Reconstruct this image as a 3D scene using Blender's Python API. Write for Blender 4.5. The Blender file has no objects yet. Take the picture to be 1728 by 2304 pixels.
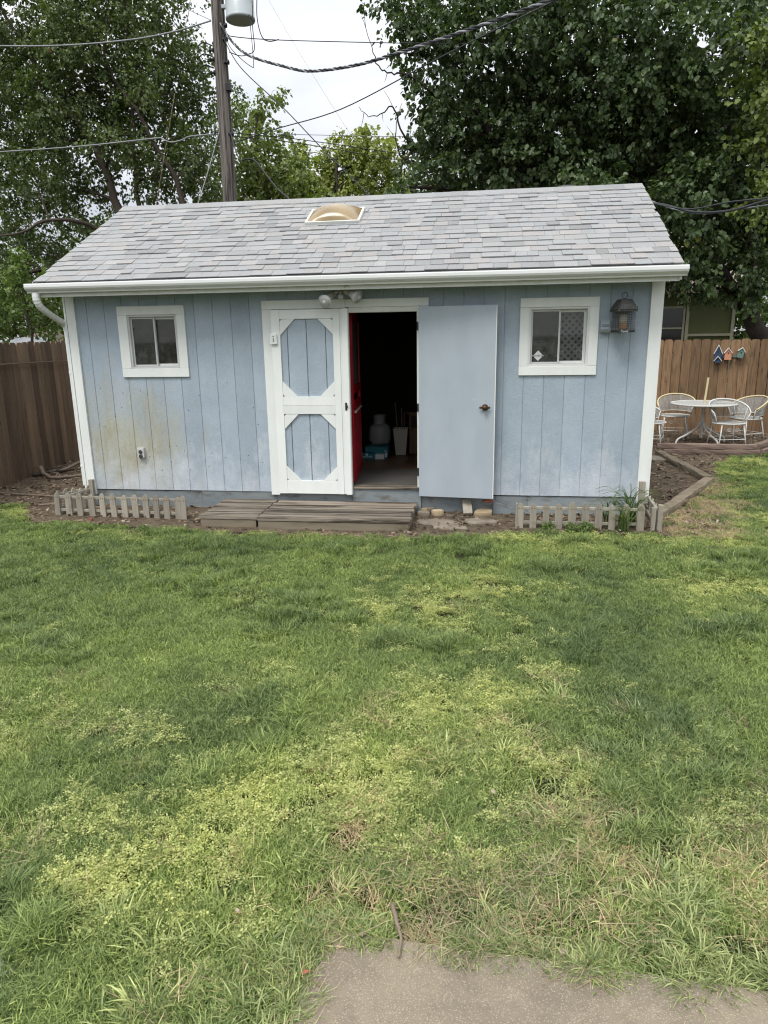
import bpy, bmesh, math, random
import numpy as np
from mathutils import Vector, Matrix, Euler
random.seed(11); RNG = np.random.default_rng(7)
SC = bpy.context.scene
COL = SC.collection
PI = math.pi

# ------------------------------------------------------------------ camera
cam_d = bpy.data.cameras.new('camera'); cam = bpy.data.objects.new('camera', cam_d); COL.objects.link(cam)
PITCH, ROLL, YAW = 0.24724, -0.016326, -0.145104
fw = Vector((math.sin(YAW)*math.cos(PITCH), math.cos(YAW)*math.cos(PITCH), -math.sin(PITCH)))
rt = Vector((math.cos(YAW), -math.sin(YAW), 0)); up = rt.cross(fw)
r2 = rt*math.cos(ROLL)+up*math.sin(ROLL); u2 = up*math.cos(ROLL)-rt*math.sin(ROLL)
mw = Matrix((r2, u2, -fw)).transposed().to_4x4(); mw.translation = Vector((4.2929, -7.3368, 1.6612))
cam.matrix_world = mw
cam_d.sensor_fit = 'VERTICAL'; cam_d.sensor_height = 36; cam_d.lens = 1571.65/2304*36
cam_d.clip_start = .05; cam_d.clip_end = 2000
SC.camera = cam

# ------------------------------------------------------------------ overcast sky
SUN_EL, SUN_AZ = math.radians(58), math.radians(205)     # azimuth clockwise from +Y
w = bpy.data.worlds.new('World'); SC.world = w; w.use_nodes = True
nt = w.node_tree; N = nt.nodes; L = nt.links; N.clear()
out = N.new('ShaderNodeOutputWorld')
sky = N.new('ShaderNodeTexSky'); sky.sky_type = 'NISHITA'; sky.sun_disc = False
sky.sun_elevation = SUN_EL; sky.sun_rotation = SUN_AZ
bg1 = N.new('ShaderNodeBackground'); bg1.inputs['Strength'].default_value = .10
L.new(sky.outputs[0], bg1.inputs[0])
tc = N.new('ShaderNodeTexCoord')
sep = N.new('ShaderNodeSeparateXYZ'); L.new(tc.outputs['Generated'], sep.inputs[0])
mp = N.new('ShaderNodeMapping'); mp.inputs['Scale'].default_value = (2.2, 2.2, 6.5)
L.new(tc.outputs['Generated'], mp.inputs[0])
nz = N.new('ShaderNodeTexNoise'); nz.inputs['Scale'].default_value = 1.7; nz.inputs['Detail'].default_value = 5; nz.inputs['Roughness'].default_value = .55
L.new(mp.outputs[0], nz.inputs[0])
cr = N.new('ShaderNodeValToRGB')
cr.color_ramp.elements[0].position = .3; cr.color_ramp.elements[0].color = (.72, .755, .82, 1)
cr.color_ramp.elements[1].position = .72; cr.color_ramp.elements[1].color = (1.0, 1.0, 1.0, 1)
L.new(nz.outputs[0], cr.inputs[0])
# overcast luminance rises from the horizon to the zenith (CIE overcast sky)
ma = N.new('ShaderNodeMath'); ma.operation = 'MULTIPLY_ADD'; ma.use_clamp = False
ab = N.new('ShaderNodeMath'); ab.operation = 'ABSOLUTE'; L.new(sep.outputs[2], ab.inputs[0])
L.new(ab.outputs[0], ma.inputs[0]); ma.inputs[1].default_value = 1.18; ma.inputs[2].default_value = .44
bg2 = N.new('ShaderNodeBackground'); L.new(cr.outputs[0], bg2.inputs[0]); L.new(ma.outputs[0], bg2.inputs[1])
mx = N.new('ShaderNodeMixShader'); mx.inputs[0].default_value = .9
L.new(bg1.outputs[0], mx.inputs[1]); L.new(bg2.outputs[0], mx.inputs[2]); L.new(mx.outputs[0], out.inputs[0])
sd = bpy.data.lights.new('sun', 'SUN'); so = bpy.data.objects.new('sun', sd); COL.objects.link(so)
sd.energy = 1.5; sd.angle = math.radians(22); sd.color = (1, .97, .92)
sdir = Vector((math.sin(SUN_AZ)*math.cos(SUN_EL), math.cos(SUN_AZ)*math.cos(SUN_EL), math.sin(SUN_EL)))
so.rotation_euler = sdir.to_track_quat('Z', 'Y').to_euler()
vs = SC.view_settings; vs.view_transform = 'Standard'; vs.look = 'None'; vs.exposure = 0.66; vs.gamma = 1; vs.use_curve_mapping = False
cy_ = SC.cycles; cy_.use_adaptive_sampling = True; cy_.adaptive_threshold = .02
SC.render.filter_size = 1.2
cy = SC.cycles; cy.filter_width = 1.15; cy.max_bounces = 6; cy.diffuse_bounces = 3; cy.glossy_bounces = 3; cy.transmission_bounces = 4; cy.transparent_max_bounces = 8

# ------------------------------------------------------------------ materials
def new_mat(name):
    m = bpy.data.materials.new(name); m.use_nodes = True
    nt = m.node_tree; b = nt.nodes['Principled BSDF']
    return m, nt, nt.nodes, nt.links, b
def mixcol(nt, a, b, f, mode='MIX'):
    n = nt.nodes.new('ShaderNodeMix'); n.data_type = 'RGBA'; n.blend_type = mode
    for s, v in ((0, f), (6, a), (7, b)):
        if hasattr(v, 'is_linked'): nt.links.new(v, n.inputs[s])
        elif s == 0: n.inputs[0].default_value = v
        else: n.inputs[s].default_value = (*v, 1) if len(v) == 3 else v
    return n.outputs[2]
def noise(nt, scale, detail=4, rough=.55, stretch=(1, 1, 1), dist=0):
    g = nt.nodes.new('ShaderNodeNewGeometry'); m = nt.nodes.new('ShaderNodeMapping'); m.inputs['Scale'].default_value = stretch
    nt.links.new(g.outputs['Position'], m.inputs[0])
    n = nt.nodes.new('ShaderNodeTexNoise'); n.inputs['Scale'].default_value = scale; n.inputs['Detail'].default_value = detail
    n.inputs['Roughness'].default_value = rough; n.inputs['Distortion'].default_value = dist
    nt.links.new(m.outputs[0], n.inputs[0]); return n.outputs[0]
def ramp(nt, v, p0, p1, c0=(0, 0, 0), c1=(1, 1, 1)):
    r = nt.nodes.new('ShaderNodeValToRGB'); e = r.color_ramp.elements
    e[0].position = p0; e[0].color = (*c0, 1); e[1].position = p1; e[1].color = (*c1, 1)
    nt.links.new(v, r.inputs[0]); return r.outputs[0]
def math_(nt, op, a, b=0, c=0, clamp=False):
    n = nt.nodes.new('ShaderNodeMath'); n.operation = op; n.use_clamp = clamp
    for i, v in enumerate((a, b, c)):
        if hasattr(v, 'is_linked'): nt.links.new(v, n.inputs[i])
        else: n.inputs[i].default_value = v
    return n.outputs[0]
def attr(nt, name, kind='GEOMETRY'):
    n = nt.nodes.new('ShaderNodeAttribute'); n.attribute_name = name; n.attribute_type = kind
    return n.outputs['Fac']
def bump(nt, b, h, strength=.3, dist=.01):
    n = nt.nodes.new('ShaderNodeBump'); n.inputs['Strength'].default_value = strength; n.inputs['Distance'].default_value = dist
    nt.links.new(h, n.inputs['Height']); nt.links.new(n.outputs[0], b.inputs['Normal'])
def tinted(nt, col, lo=.75, hi=1.25):
    t = attr(nt, 'tint'); v = math_(nt, 'MULTIPLY_ADD', t, hi-lo, lo)
    cc = nt.nodes.new('ShaderNodeCombineColor')
    for i in range(3): nt.links.new(v, cc.inputs[i])
    return mixcol(nt, col, cc.outputs[0], 1.0, 'MULTIPLY')
def pm(name, c1, c2=None, scale=6, stretch=(1, 1, 1), rough=.7, bstr=0, bscale=60, bstretch=None, spec=.3, metal=0, lo=.85, hi=1.15, p0=.3, p1=.7, bdist=.004, detail=5, wear=None):
    m, nt, n, l, b = new_mat(name)
    c2 = c2 or tuple(x*.8 for x in c1)
    col = mixcol(nt, c1, c2, ramp(nt, noise(nt, scale, detail, .6, stretch), p0, p1))
    if wear:   # (colour, scale, stretch, p0, p1)
        col = mixcol(nt, col, wear[0], ramp(nt, noise(nt, wear[1], 6, .65, wear[2]), wear[3], wear[4]))
    col = tinted(nt, col, lo, hi)
    l.new(col, b.inputs['Base Color'])
    b.inputs['Roughness'].default_value = rough; b.inputs['Metallic'].default_value = metal
    b.inputs['Specular IOR Level'].default_value = spec
    if bstr: bump(nt, b, noise(nt, bscale, 4, .6, bstretch or stretch), bstr, bdist)
    return m
M = {}
# blue painted rough-sawn siding with algae and chalking
def siding():
    m, nt, n, l, b = new_mat('blue_siding')
    base = mixcol(nt, (.325, .385, .445), (.385, .447, .510), ramp(nt, noise(nt, 2.2, 5, .6), .35, .65))
    g = n.new('ShaderNodeNewGeometry'); s = n.new('ShaderNodeSeparateXYZ'); l.new(g.outputs['Position'], s.inputs[0])
    X, Z = s.outputs[0], s.outputs[2]
    # algae stain: left of the shed, low on the wall
    dx = math_(nt, 'DIVIDE', math_(nt, 'SUBTRACT', X, .30), 1.25); dz = math_(nt, 'DIVIDE', math_(nt, 'SUBTRACT', Z, .40), 1.25)
    r = math_(nt, 'SQRT', math_(nt, 'ADD', math_(nt, 'MULTIPLY', dx, dx), math_(nt, 'MULTIPLY', dz, dz)))
    nn = noise(nt, 3.2, 6, .65, (1.6, 1, .55)); q = math_(nt, 'MULTIPLY_ADD', nn, 1.5, math_(nt, 'MULTIPLY', r, -1))
    al = ramp(nt, q, -.35, .55)
    alc = mixcol(nt, (.42, .42, .345), (.33, .295, .195), ramp(nt, noise(nt, 4, 7, .72, (1.5, 1, .5)), .42, .68))
    col = mixcol(nt, base, alc, math_(nt, 'MULTIPLY', al, .95))
    # chalky patches low on the boards, right part
    lowz = ramp(nt, math_(nt, 'MULTIPLY_ADD', noise(nt, 2.6, 7, .75, (1.3, 1, .8)), 1.3, math_(nt, 'MULTIPLY', Z, -.45)), .42, .72)
    col = mixcol(nt, col, (.56, .60, .64), math_(nt, 'MULTIPLY', lowz, .8))
    # fine horizontal checks of worn paint and small specks
    fl = ramp(nt, noise(nt, 55, 4, .7, (.35, 1, 1.6)), .58, .74)
    col = mixcol(nt, col, (.52, .58, .63), math_(nt, 'MULTIPLY', fl, math_(nt, 'MULTIPLY_ADD', ramp(nt, noise(nt, 1.7, 4), .35, .7), .5, .12)))
    sp = ramp(nt, noise(nt, 38, 3, .5), .76, .80)
    col = mixcol(nt, col, (.12, .13, .13), math_(nt, 'MULTIPLY', sp, .6))
    l.new(tinted(nt, col, .94, 1.06), b.inputs['Base Color'])
    b.inputs['Roughness'].default_value = .62; b.inputs['Specular IOR Level'].default_value = .25
    h = math_(nt, 'ADD', math_(nt, 'MULTIPLY', noise(nt, 90, 5, .65, (.3, 1, 1.5)), .7), math_(nt, 'MULTIPLY', noise(nt, 9, 5, .6, (5, 1, .5), 1.5), .5))
    bump(nt, b, h, .9, .008)
    return m
M['siding'] = siding()
M['blue_flat'] = pm('blue_door_paint', (.345, .395, .44), (.395, .445, .49), 2.2, (2.2, 2.2, .8), rough=.5, bstr=.3, bscale=70, bstretch=(3, 3, .6), bdist=.003, wear=((.23, .255, .27), 26, (1, 1, .8), .68, .76))
M['skirt'] = pm('skirt_paint', (.19, .225, .245), (.24, .26, .26), 3, (1, 1, 2), rough=.7, bstr=.3, bscale=40, wear=((.10, .09, .07), 5, (1, 1, 2.2), .52, .75))
M['white'] = pm('white_trim_paint', (.80, .82, .80), (.72, .74, .71), 3, (2, 2, .6), rough=.45, bstr=.2, bscale=40, bstretch=(3, 3, .5), bdist=.002, lo=.94, hi=1.03, wear=((.42, .40, .33), 14, (1.6, 1.6, .5), .70, .82))
M['white_v'] = pm('weathered_white_paint', (.72, .74, .71), (.62, .63, .58), 4, (2, 2, .6), rough=.55, bstr=.3, bscale=40, bdist=.003, wear=((.33, .30, .22), 8, (1, 1, 1.5), .62, .75))
M['gutter'] = pm('white_aluminium', (.78, .80, .79), (.70, .72, .70), 2, (.6, 1, 3), rough=.35, spec=.5, lo=.95, hi=1.03, wear=((.45, .44, .38), 6, (.8, 2, 5), .68, .85))
M['alu'] = pm('window_aluminium', (.56, .57, .56), (.47, .48, .47), 5, rough=.4, spec=.5)
M['vinyl'] = pm('sash_vinyl', (.70, .71, .69), (.62, .63, .61), 5, rough=.45)
M['screen'] = pm('insect_screen', (.055, .055, .052), (.07, .07, .065), 3, rough=.8)
M['black'] = pm('black_iron', (.018, .018, .018), (.03, .03, .028), 10, rough=.5)
M['bronze'] = pm('bronze_hardware', (.07, .04, .025), (.12, .07, .04), 12, rough=.35, metal=.6)
M['red'] = pm('red_door_paint', (.33, .008, .018), (.26, .007, .014), 6, rough=.4)
M['dark_wood'] = pm('shade_darkened_wood', (.04, .029, .021), (.026, .019, .014), 5, (1, 1, .2), rough=.8)  # interior shade is put into the colour: wood set dark to keep the inside dim
M['ply'] = pm('plywood_floor', (.115, .11, .10), (.08, .076, .068), 4, rough=.6)
M['parquet'] = pm('wood_floor', (.17, .095, .048), (.11, .06, .03), 9, (.3, 3, 1), rough=.4)
M['cab'] = pm('cabinet_wood', (.13, .065, .025), (.09, .045, .018), 9, (3, 3, .3), rough=.45)
M['teal'] = pm('teal_carton', (.02, .17, .19), (.025, .14, .17), 6, rough=.6)
M['cream'] = pm('cream_plastic', (.45, .42, .35), (.40, .37, .31), 4, rough=.5)
M['tank'] = pm('tank_paint', (.30, .30, .29), (.25, .25, .24), 5, rough=.4)
M['print'] = pm('white_print', (.62, .64, .64), (.55, .57, .58), 8, rough=.6)
def shingle():
    m, nt, n, l, b = new_mat('asphalt_shingle')
    t = attr(nt, 'tint')
    r = n.new('ShaderNodeValToRGB'); e = r.color_ramp.elements; r.color_ramp.interpolation = 'LINEAR'
    e[0].position = 0; e[0].color = (.235, .238, .240, 1); e[1].position = 1; e[1].color = (.375, .375, .370, 1)
    for p, c in ((.25, (.308, .316, .318)), (.5, (.335, .340, .340)), (.7, (.322, .314, .306)), (.85, (.352, .336, .327))):
        k = e.new(p); k.color = (*c, 1)
    l.new(t, r.inputs[0])
    gr = noise(nt, 260, 2, .6)
    col = mixcol(nt, r.outputs[0], (.16, .16, .16), math_(nt, 'MULTIPLY', ramp(nt, gr, .52, .68), .5))
    col = mixcol(nt, col, (.55, .54, .52), math_(nt, 'MULTIPLY', ramp(nt, noise(nt, 200, 2, .6, (1, 1.1, .9)), .58, .72), .45))
    col = mixcol(nt, col, (.27, .27, .25), math_(nt, 'MULTIPLY', ramp(nt, noise(nt, 1.1, 5, .6, (2.5, .7, .7)), .5, .75), .35))
    l.new(col, b.inputs['Base Color']); b.inputs['Roughness'].default_value = .9; b.inputs['Specular IOR Level'].default_value = .15
    bump(nt, b, gr, .8, .006); return m
M['shingle'] = shingle()
def glass():
    m, nt, n, l, b = new_mat('window_glass'); n.remove(b)
    o = n['Material Output']; tr = n.new('ShaderNodeBsdfTransparent'); tr.inputs[0].default_value = (.75, .78, .77, 1)
    gl = n.new('ShaderNodeBsdfGlossy'); gl.inputs['Roughness'].default_value = .03
    lw = n.new('ShaderNodeLayerWeight'); lw.inputs[0].default_value = .12
    f = math_(nt, 'MULTIPLY_ADD', lw.outputs['Fresnel'], 1, .05, True)
    x = n.new('ShaderNodeMixShader'); l.new(f, x.inputs[0]); l.new(tr.outputs[0], x.inputs[1]); l.new(gl.outputs[0], x.inputs[2])
    df = n.new('ShaderNodeBsdfDiffuse'); df.inputs[0].default_value = (.42, .41, .37, 1); x2 = n.new('ShaderNodeMixShader')
    l.new(math_(nt, 'MULTIPLY_ADD', ramp(nt, noise(nt, 7, 6, .7), .45, .8), .16, .03), x2.inputs[0]); l.new(x.outputs[0], x2.inputs[1]); l.new(df.outputs[0], x2.inputs[2]); l.new(x2.outputs[0], o.inputs[0])
    return m
M['glass'] = glass()
def acrylic():
    m, nt, n, l, b = new_mat('smoked_acrylic_dome')
    col = mixcol(nt, (.20, .135, .055), (.30, .22, .11), ramp(nt, noise(nt, 5, 5), .3, .7))
    l.new(col, b.inputs['Base Color']); b.inputs['Roughness'].default_value = .22; b.inputs['Specular IOR Level'].default_value = .5
    b.inputs['Coat Weight'].default_value = .15; b.inputs['Coat Roughness'].default_value = .1
    return m
M['dome'] = acrylic()
M['fence_l'] = pm('brown_fence_wood', (.195, .132, .084), (.110, .074, .047), 5, (2.5, 2.5, .22), rough=.85, bstr=.5, bscale=30, bstretch=(3, 3, .2), lo=.6, hi=1.35, wear=((.06, .042, .03), 4, (2, 2, .35), .55, .8))
M['fence_r'] = pm('cedar_fence_wood', (.265, .165, .090), (.13, .078, .042), 7, (5, 5, .35), rough=.85, bstr=.5, bscale=30, bstretch=(3, 3, .2), lo=.75, hi=1.22, wear=((.09, .058, .036), 5, (3.5, 3.5, .6), .54, .70))
M['old_wood'] = pm('weathered_picket_wood', (.36, .33, .27), (.25, .225, .18), 8, (3, 3, .4), rough=.9, bstr=.5, bscale=50, bstretch=(3, 3, .3), lo=.8, hi=1.15, wear=((.13, .12, .07), 6, (1, 1, .8), .60, .8))
M['deck'] = pm('weathered_deck_wood', (.34, .295, .235), (.19, .155, .118), 9, (.22, 5, 5), rough=.9, bstr=.6, bscale=40, bstretch=(.25, 4, 4), lo=.5, hi=1.25, wear=((.05, .04, .03), 5, (.22, 6, 4), .46, .57))
M['deck_front'] = pm('deck_fascia_wood', (.24, .205, .15), (.17, .145, .105), 6, (.4, 3, 3), rough=.9, bstr=.5, bscale=40, bstretch=(.3, 3, 4), wear=((.08, .065, .045), 3, (.6, 2, 3), .5, .75))
M['timber'] = pm('landscape_timber', (.21, .175, .125), (.15, .12, .085), 6, (2, 2, 2), rough=.95, bstr=.6, bscale=40, lo=.8, hi=1.2, wear=((.08, .07, .04), 4, (1, 1, 1), .5, .75))
M['timber_r'] = pm('reddish_timber', (.20, .145, .115), (.155, .11, .09), 6, rough=.95, bstr=.5, bscale=40, lo=.8, hi=1.2)
M['stone'] = pm('sandstone', (.40, .315, .20), (.30, .23, .15), 7, rough=.9, bstr=.6, bscale=25, lo=.8, hi=1.2)
M['stone_g'] = pm('grey_flagstone', (.25, .215, .17), (.18, .15, .115), 6, rough=.95, bstr=.6, bscale=20, lo=.8, hi=1.2, wear=((.10, .075, .05), 5, (1, 1, 1), .5, .7))
M['brick_red'] = pm('red_clay', (.33, .10, .06), (.25, .08, .05), 9, rough=.8)
M['metal_w'] = pm('white_enamelled_iron', (.62, .62, .59), (.50, .49, .45), 9, rough=.45, wear=((.28, .20, .12), 12, (1, 1, 1), .66, .8))
M['metal_y'] = pm('cream_enamelled_iron', (.66, .57, .34), (.55, .46, .27), 9, rough=.45)
M['mesh_g'] = pm('grey_expanded_metal', (.42, .42, .40), (.34, .34, .32), 9, rough=.6)
M['pole'] = pm('utility_pole_wood', (.235, .212, .19), (.13, .115, .102), 4, (5, 5, .15), rough=.95, bstr=.8, bscale=25, bstretch=(5, 5, .15), bdist=.02, wear=((.05, .042, .038), 3.5, (7, 7, .2), .50, .60))
M['transf'] = pm('transformer_grey', (.42, .46, .47), (.36, .40, .41), 3, rough=.4, spec=.5)
M['cable'] = pm('black_cable', (.025, .027, .03), (.04, .04, .045), 10, rough=.55)
M['cable_g'] = pm('bare_aluminium_cable', (.30, .31, .32), (.22, .23, .24), 10, rough=.5)
M['bark'] = pm('grey_brown_bark', (.085, .068, .052), (.05, .04, .031), 7, (1, 1, .35), rough=.95, bstr=.8, bscale=25, bstretch=(2, 2, .4), bdist=.02)
M['bark_d'] = pm('dark_bark', (.05, .04, .032), (.03, .024, .02), 7, (1, 1, .35), rough=.95, bstr=.8, bscale=25, bdist=.02)
M['stick'] = pm('dead_stick', (.24, .19, .14), (.15, .115, .085), 12, rough=.9, bstr=.4, bscale=60)
M['olive'] = pm('olive_house_paint', (.13, .14, .06), (.115, .122, .055), 3, rough=.8)
M['tan'] = pm('tan_trim_paint', (.40, .38, .27), (.34, .32, .23), 3, rough=.7)
M['dark_glass'] = pm('dark_pane', (.012, .013, .014), (.02, .02, .02), 3, rough=.1, spec=.6)
M['tan_roof'] = pm('tan_roof_shingle', (.30, .245, .20), (.24, .19, .155), 14, (1, 1, 3), rough=.9)
M['tarp'] = pm('grey_tarp', (.42, .44, .47), (.32, .34, .37), 3, rough=.5, bstr=.4, bscale=8, bdist=.03)
M['bh_blue'] = pm('blue_birdhouse_paint', (.03, .055, .10), (.04, .065, .115), 9, rough=.7)
M['bh_pink'] = pm('salmon_birdhouse_paint', (.52, .24, .15), (.46, .21, .13), 9, rough=.7)
M['bh_green'] = pm('green_birdhouse_paint', (.13, .22, .19), (.11, .19, .165), 9, rough=.7)
M['bh_roof'] = pm('whitewashed_wood', (.62, .60, .57), (.52, .50, .47), 9, rough=.8)
M['seed'] = pm('bird_seed', (.34, .20, .10), (.22, .12, .06), 60, rough=.9)
M['clear'] = pm('clouded_plastic', (.45, .42, .34), (.38, .35, .28), 9, rough=.3)
M['pewter'] = pm('pewter_metal', (.075, .076, .072), (.048, .049, .046), 12, rough=.5, metal=.2)
M['lamp_glass'] = pm('reflector_bulb_glass', (.50, .50, .48), (.36, .36, .34), 14, rough=.12, spec=.7)
M['lamp_body'] = pm('beige_lamp_housing', (.42, .41, .36), (.35, .34, .30), 8, rough=.5)
M['lattice'] = pm('lattice_paint', (.62, .65, .69), (.52, .55, .59), 5, rough=.7)
M['orange_wood'] = pm('orange_wood', (.42, .17, .06), (.34, .13, .05), 6, rough=.6)

def ground_mat():
    m, nt, n, l, b = new_mat('lawn_soil')
    col = mixcol(nt, (.032, .034, .014), (.060, .048, .026), ramp(nt, noise(nt, 2.2, 6, .65), .4, .65))
    col = mixcol(nt, col, (.020, .030, .010), ramp(nt, noise(nt, 25, 4, .6), .45, .6))
    l.new(col, b.inputs['Base Color']); b.inputs['Roughness'].default_value = .95; b.inputs['Specular IOR Level'].default_value = .1
    bump(nt, b, noise(nt, 60, 5, .7), .6, .02); return m
M['ground'] = ground_mat()
def soil_mat():
    m, nt, n, l, b = new_mat('bare_soil')
    col = mixcol(nt, (.105, .080, .056), (.165, .130, .092), ramp(nt, noise(nt, 4, 6, .65), .35, .68))
    col = mixcol(nt, col, (.060, .042, .030), ramp(nt, noise(nt, 22, 5, .7), .50, .68))
    col = mixcol(nt, col, (.27, .215, .155), math_(nt, 'MULTIPLY', ramp(nt, noise(nt, 75, 3, .6), .60, .72), .7))
    l.new(col, b.inputs['Base Color']); b.inputs['Roughness'].default_value = .95; b.inputs['Specular IOR Level'].default_value = .1
    bump(nt, b, noise(nt, 45, 6, .7), .8, .03); return m
M['soil'] = soil_mat()
def slab_mat():
    m, nt, n, l, b = new_mat('exposed_aggregate_concrete')
    base = mixcol(nt, (.255, .215, .158), (.175, .148, .112), ramp(nt, noise(nt, 2.2, 6, .65), .35, .68))
    base = mixcol(nt, base, (.135, .112, .085), math_(nt, 'MULTIPLY', ramp(nt, noise(nt, 4.2, 8, .8), .46, .66), .7))
    g = n.new('ShaderNodeNewGeometry'); v = n.new('ShaderNodeTexVoronoi'); v.inputs['Scale'].default_value = 190
    l.new(g.outputs['Position'], v.inputs['Vector'])
    sp = ramp(nt, v.outputs['Distance'], .18, .42, (1, 1, 1), (0, 0, 0))
    pick = ramp(nt, math_(nt, 'MULTIPLY', v.outputs['Color'], 1), .45, .62)
    col = mixcol(nt, base, (.50, .44, .33), math_(nt, 'MULTIPLY', math_(nt, 'MULTIPLY', sp, pick), .85))
    v2 = n.new('ShaderNodeTexVoronoi'); v2.inputs['Scale'].default_value = 190; l.new(g.outputs['Position'], v2.inputs['Vector'])
    col = mixcol(nt, col, (.06, .05, .042), math_(nt, 'MULTIPLY', ramp(nt, v2.outputs['Distance'], .12, .26, (1, 1, 1), (0, 0, 0)), .55))
    l.new(col, b.inputs['Base Color']); b.inputs['Roughness'].default_value = .9; b.inputs['Specular IOR Level'].default_value = .15
    bump(nt, b, math_(nt, 'MULTIPLY', v.outputs['Distance'], -1), .5, .004); return m
M['slab'] = slab_mat()
def leaf_mat(name, dark, light, rough=.42, trans=.35, inst=False, warm=None, spec=.35):
    m, nt, n, l, b = new_mat(name)
    t = attr(nt, 'tint'); col = mixcol(nt, dark, light, t)
    if warm: col = mixcol(nt, col, warm, ramp(nt, t, .955, .985))
    if inst:
        it = attr(nt, 'itint', 'INSTANCER'); v = math_(nt, 'MULTIPLY_ADD', it, .8, .6)
        cc = n.new('ShaderNodeCombineColor')
        l.new(math_(nt, 'MULTIPLY_ADD', it, .95, .52), cc.inputs[0]); l.new(v, cc.inputs[1]); l.new(math_(nt, 'MULTIPLY_ADD', it, .5, .75), cc.inputs[2])
        col = mixcol(nt, col, cc.outputs[0], 1.0, 'MULTIPLY')
    l.new(col, b.inputs['Base Color']); b.inputs['Roughness'].default_value = rough; b.inputs['Specular IOR Level'].default_value = spec
    tr = n.new('ShaderNodeBsdfTranslucent'); l.new(mixcol(nt, col, (1.0, 1.15, .45), 1.0, 'MULTIPLY'), tr.inputs[0])
    x = n.new('ShaderNodeMixShader'); x.inputs[0].default_value = trans
    l.new(b.outputs[0], x.inputs[1]); l.new(tr.outputs[0], x.inputs[2]); l.new(x.outputs[0], n['Material Output'].inputs[0])
    return m
M['leaf_elm'] = leaf_mat('elm_leaf', (.040, .068, .022), (.170, .220, .078), warm=(.16, .09, .03))
M['leaf_maple'] = leaf_mat('maple_leaf', (.085, .125, .032), (.26, .32, .095))
M['leaf_far'] = leaf_mat('far_leaf', (.15, .185, .042), (.38, .42, .125))
M['leaf_pear'] = leaf_mat('pear_leaf', (.026, .050, .021), (.125, .175, .072), rough=.34)
M['leaf_linden'] = leaf_mat('linden_leaf', (.028, .054, .022), (.135, .19, .075), rough=.34, warm=(.22, .21, .04))
M['leaf_bush'] = leaf_mat('bush_leaf', (.065, .11, .03), (.21, .29, .085))
M['grass'] = leaf_mat('lawn_blade', (.065, .112, .027), (.385, .460, .165), rough=.5, trans=.3, inst=True, spec=.25)
M['coarse'] = leaf_mat('coarse_blade', (.078, .120, .038), (.43, .480, .22), rough=.45, trans=.3, inst=True, spec=.3)
M['weed'] = leaf_mat('weed_leaf', (.20, .245, .060), (.71, .71, .32), rough=.6, trans=.35, inst=True, spec=.15)
M['straw'] = leaf_mat('dry_blade', (.26, .19, .11), (.56, .46, .29), rough=.8, trans=.15, inst=True, spec=.1)
M['plant'] = leaf_mat('strap_leaf', (.055, .10, .025), (.17, .24, .075), rough=.45)
M['chip'] = pm('wood_chip', (.165, .120, .080), (.09, .064, .044), 30, rough=.95, lo=.4, hi=1.9)
M['chip_p'] = pm('pale_litter', (.40, .35, .27), (.30, .25, .19), 20, rough=.95, lo=.6, hi=1.3)

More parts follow.
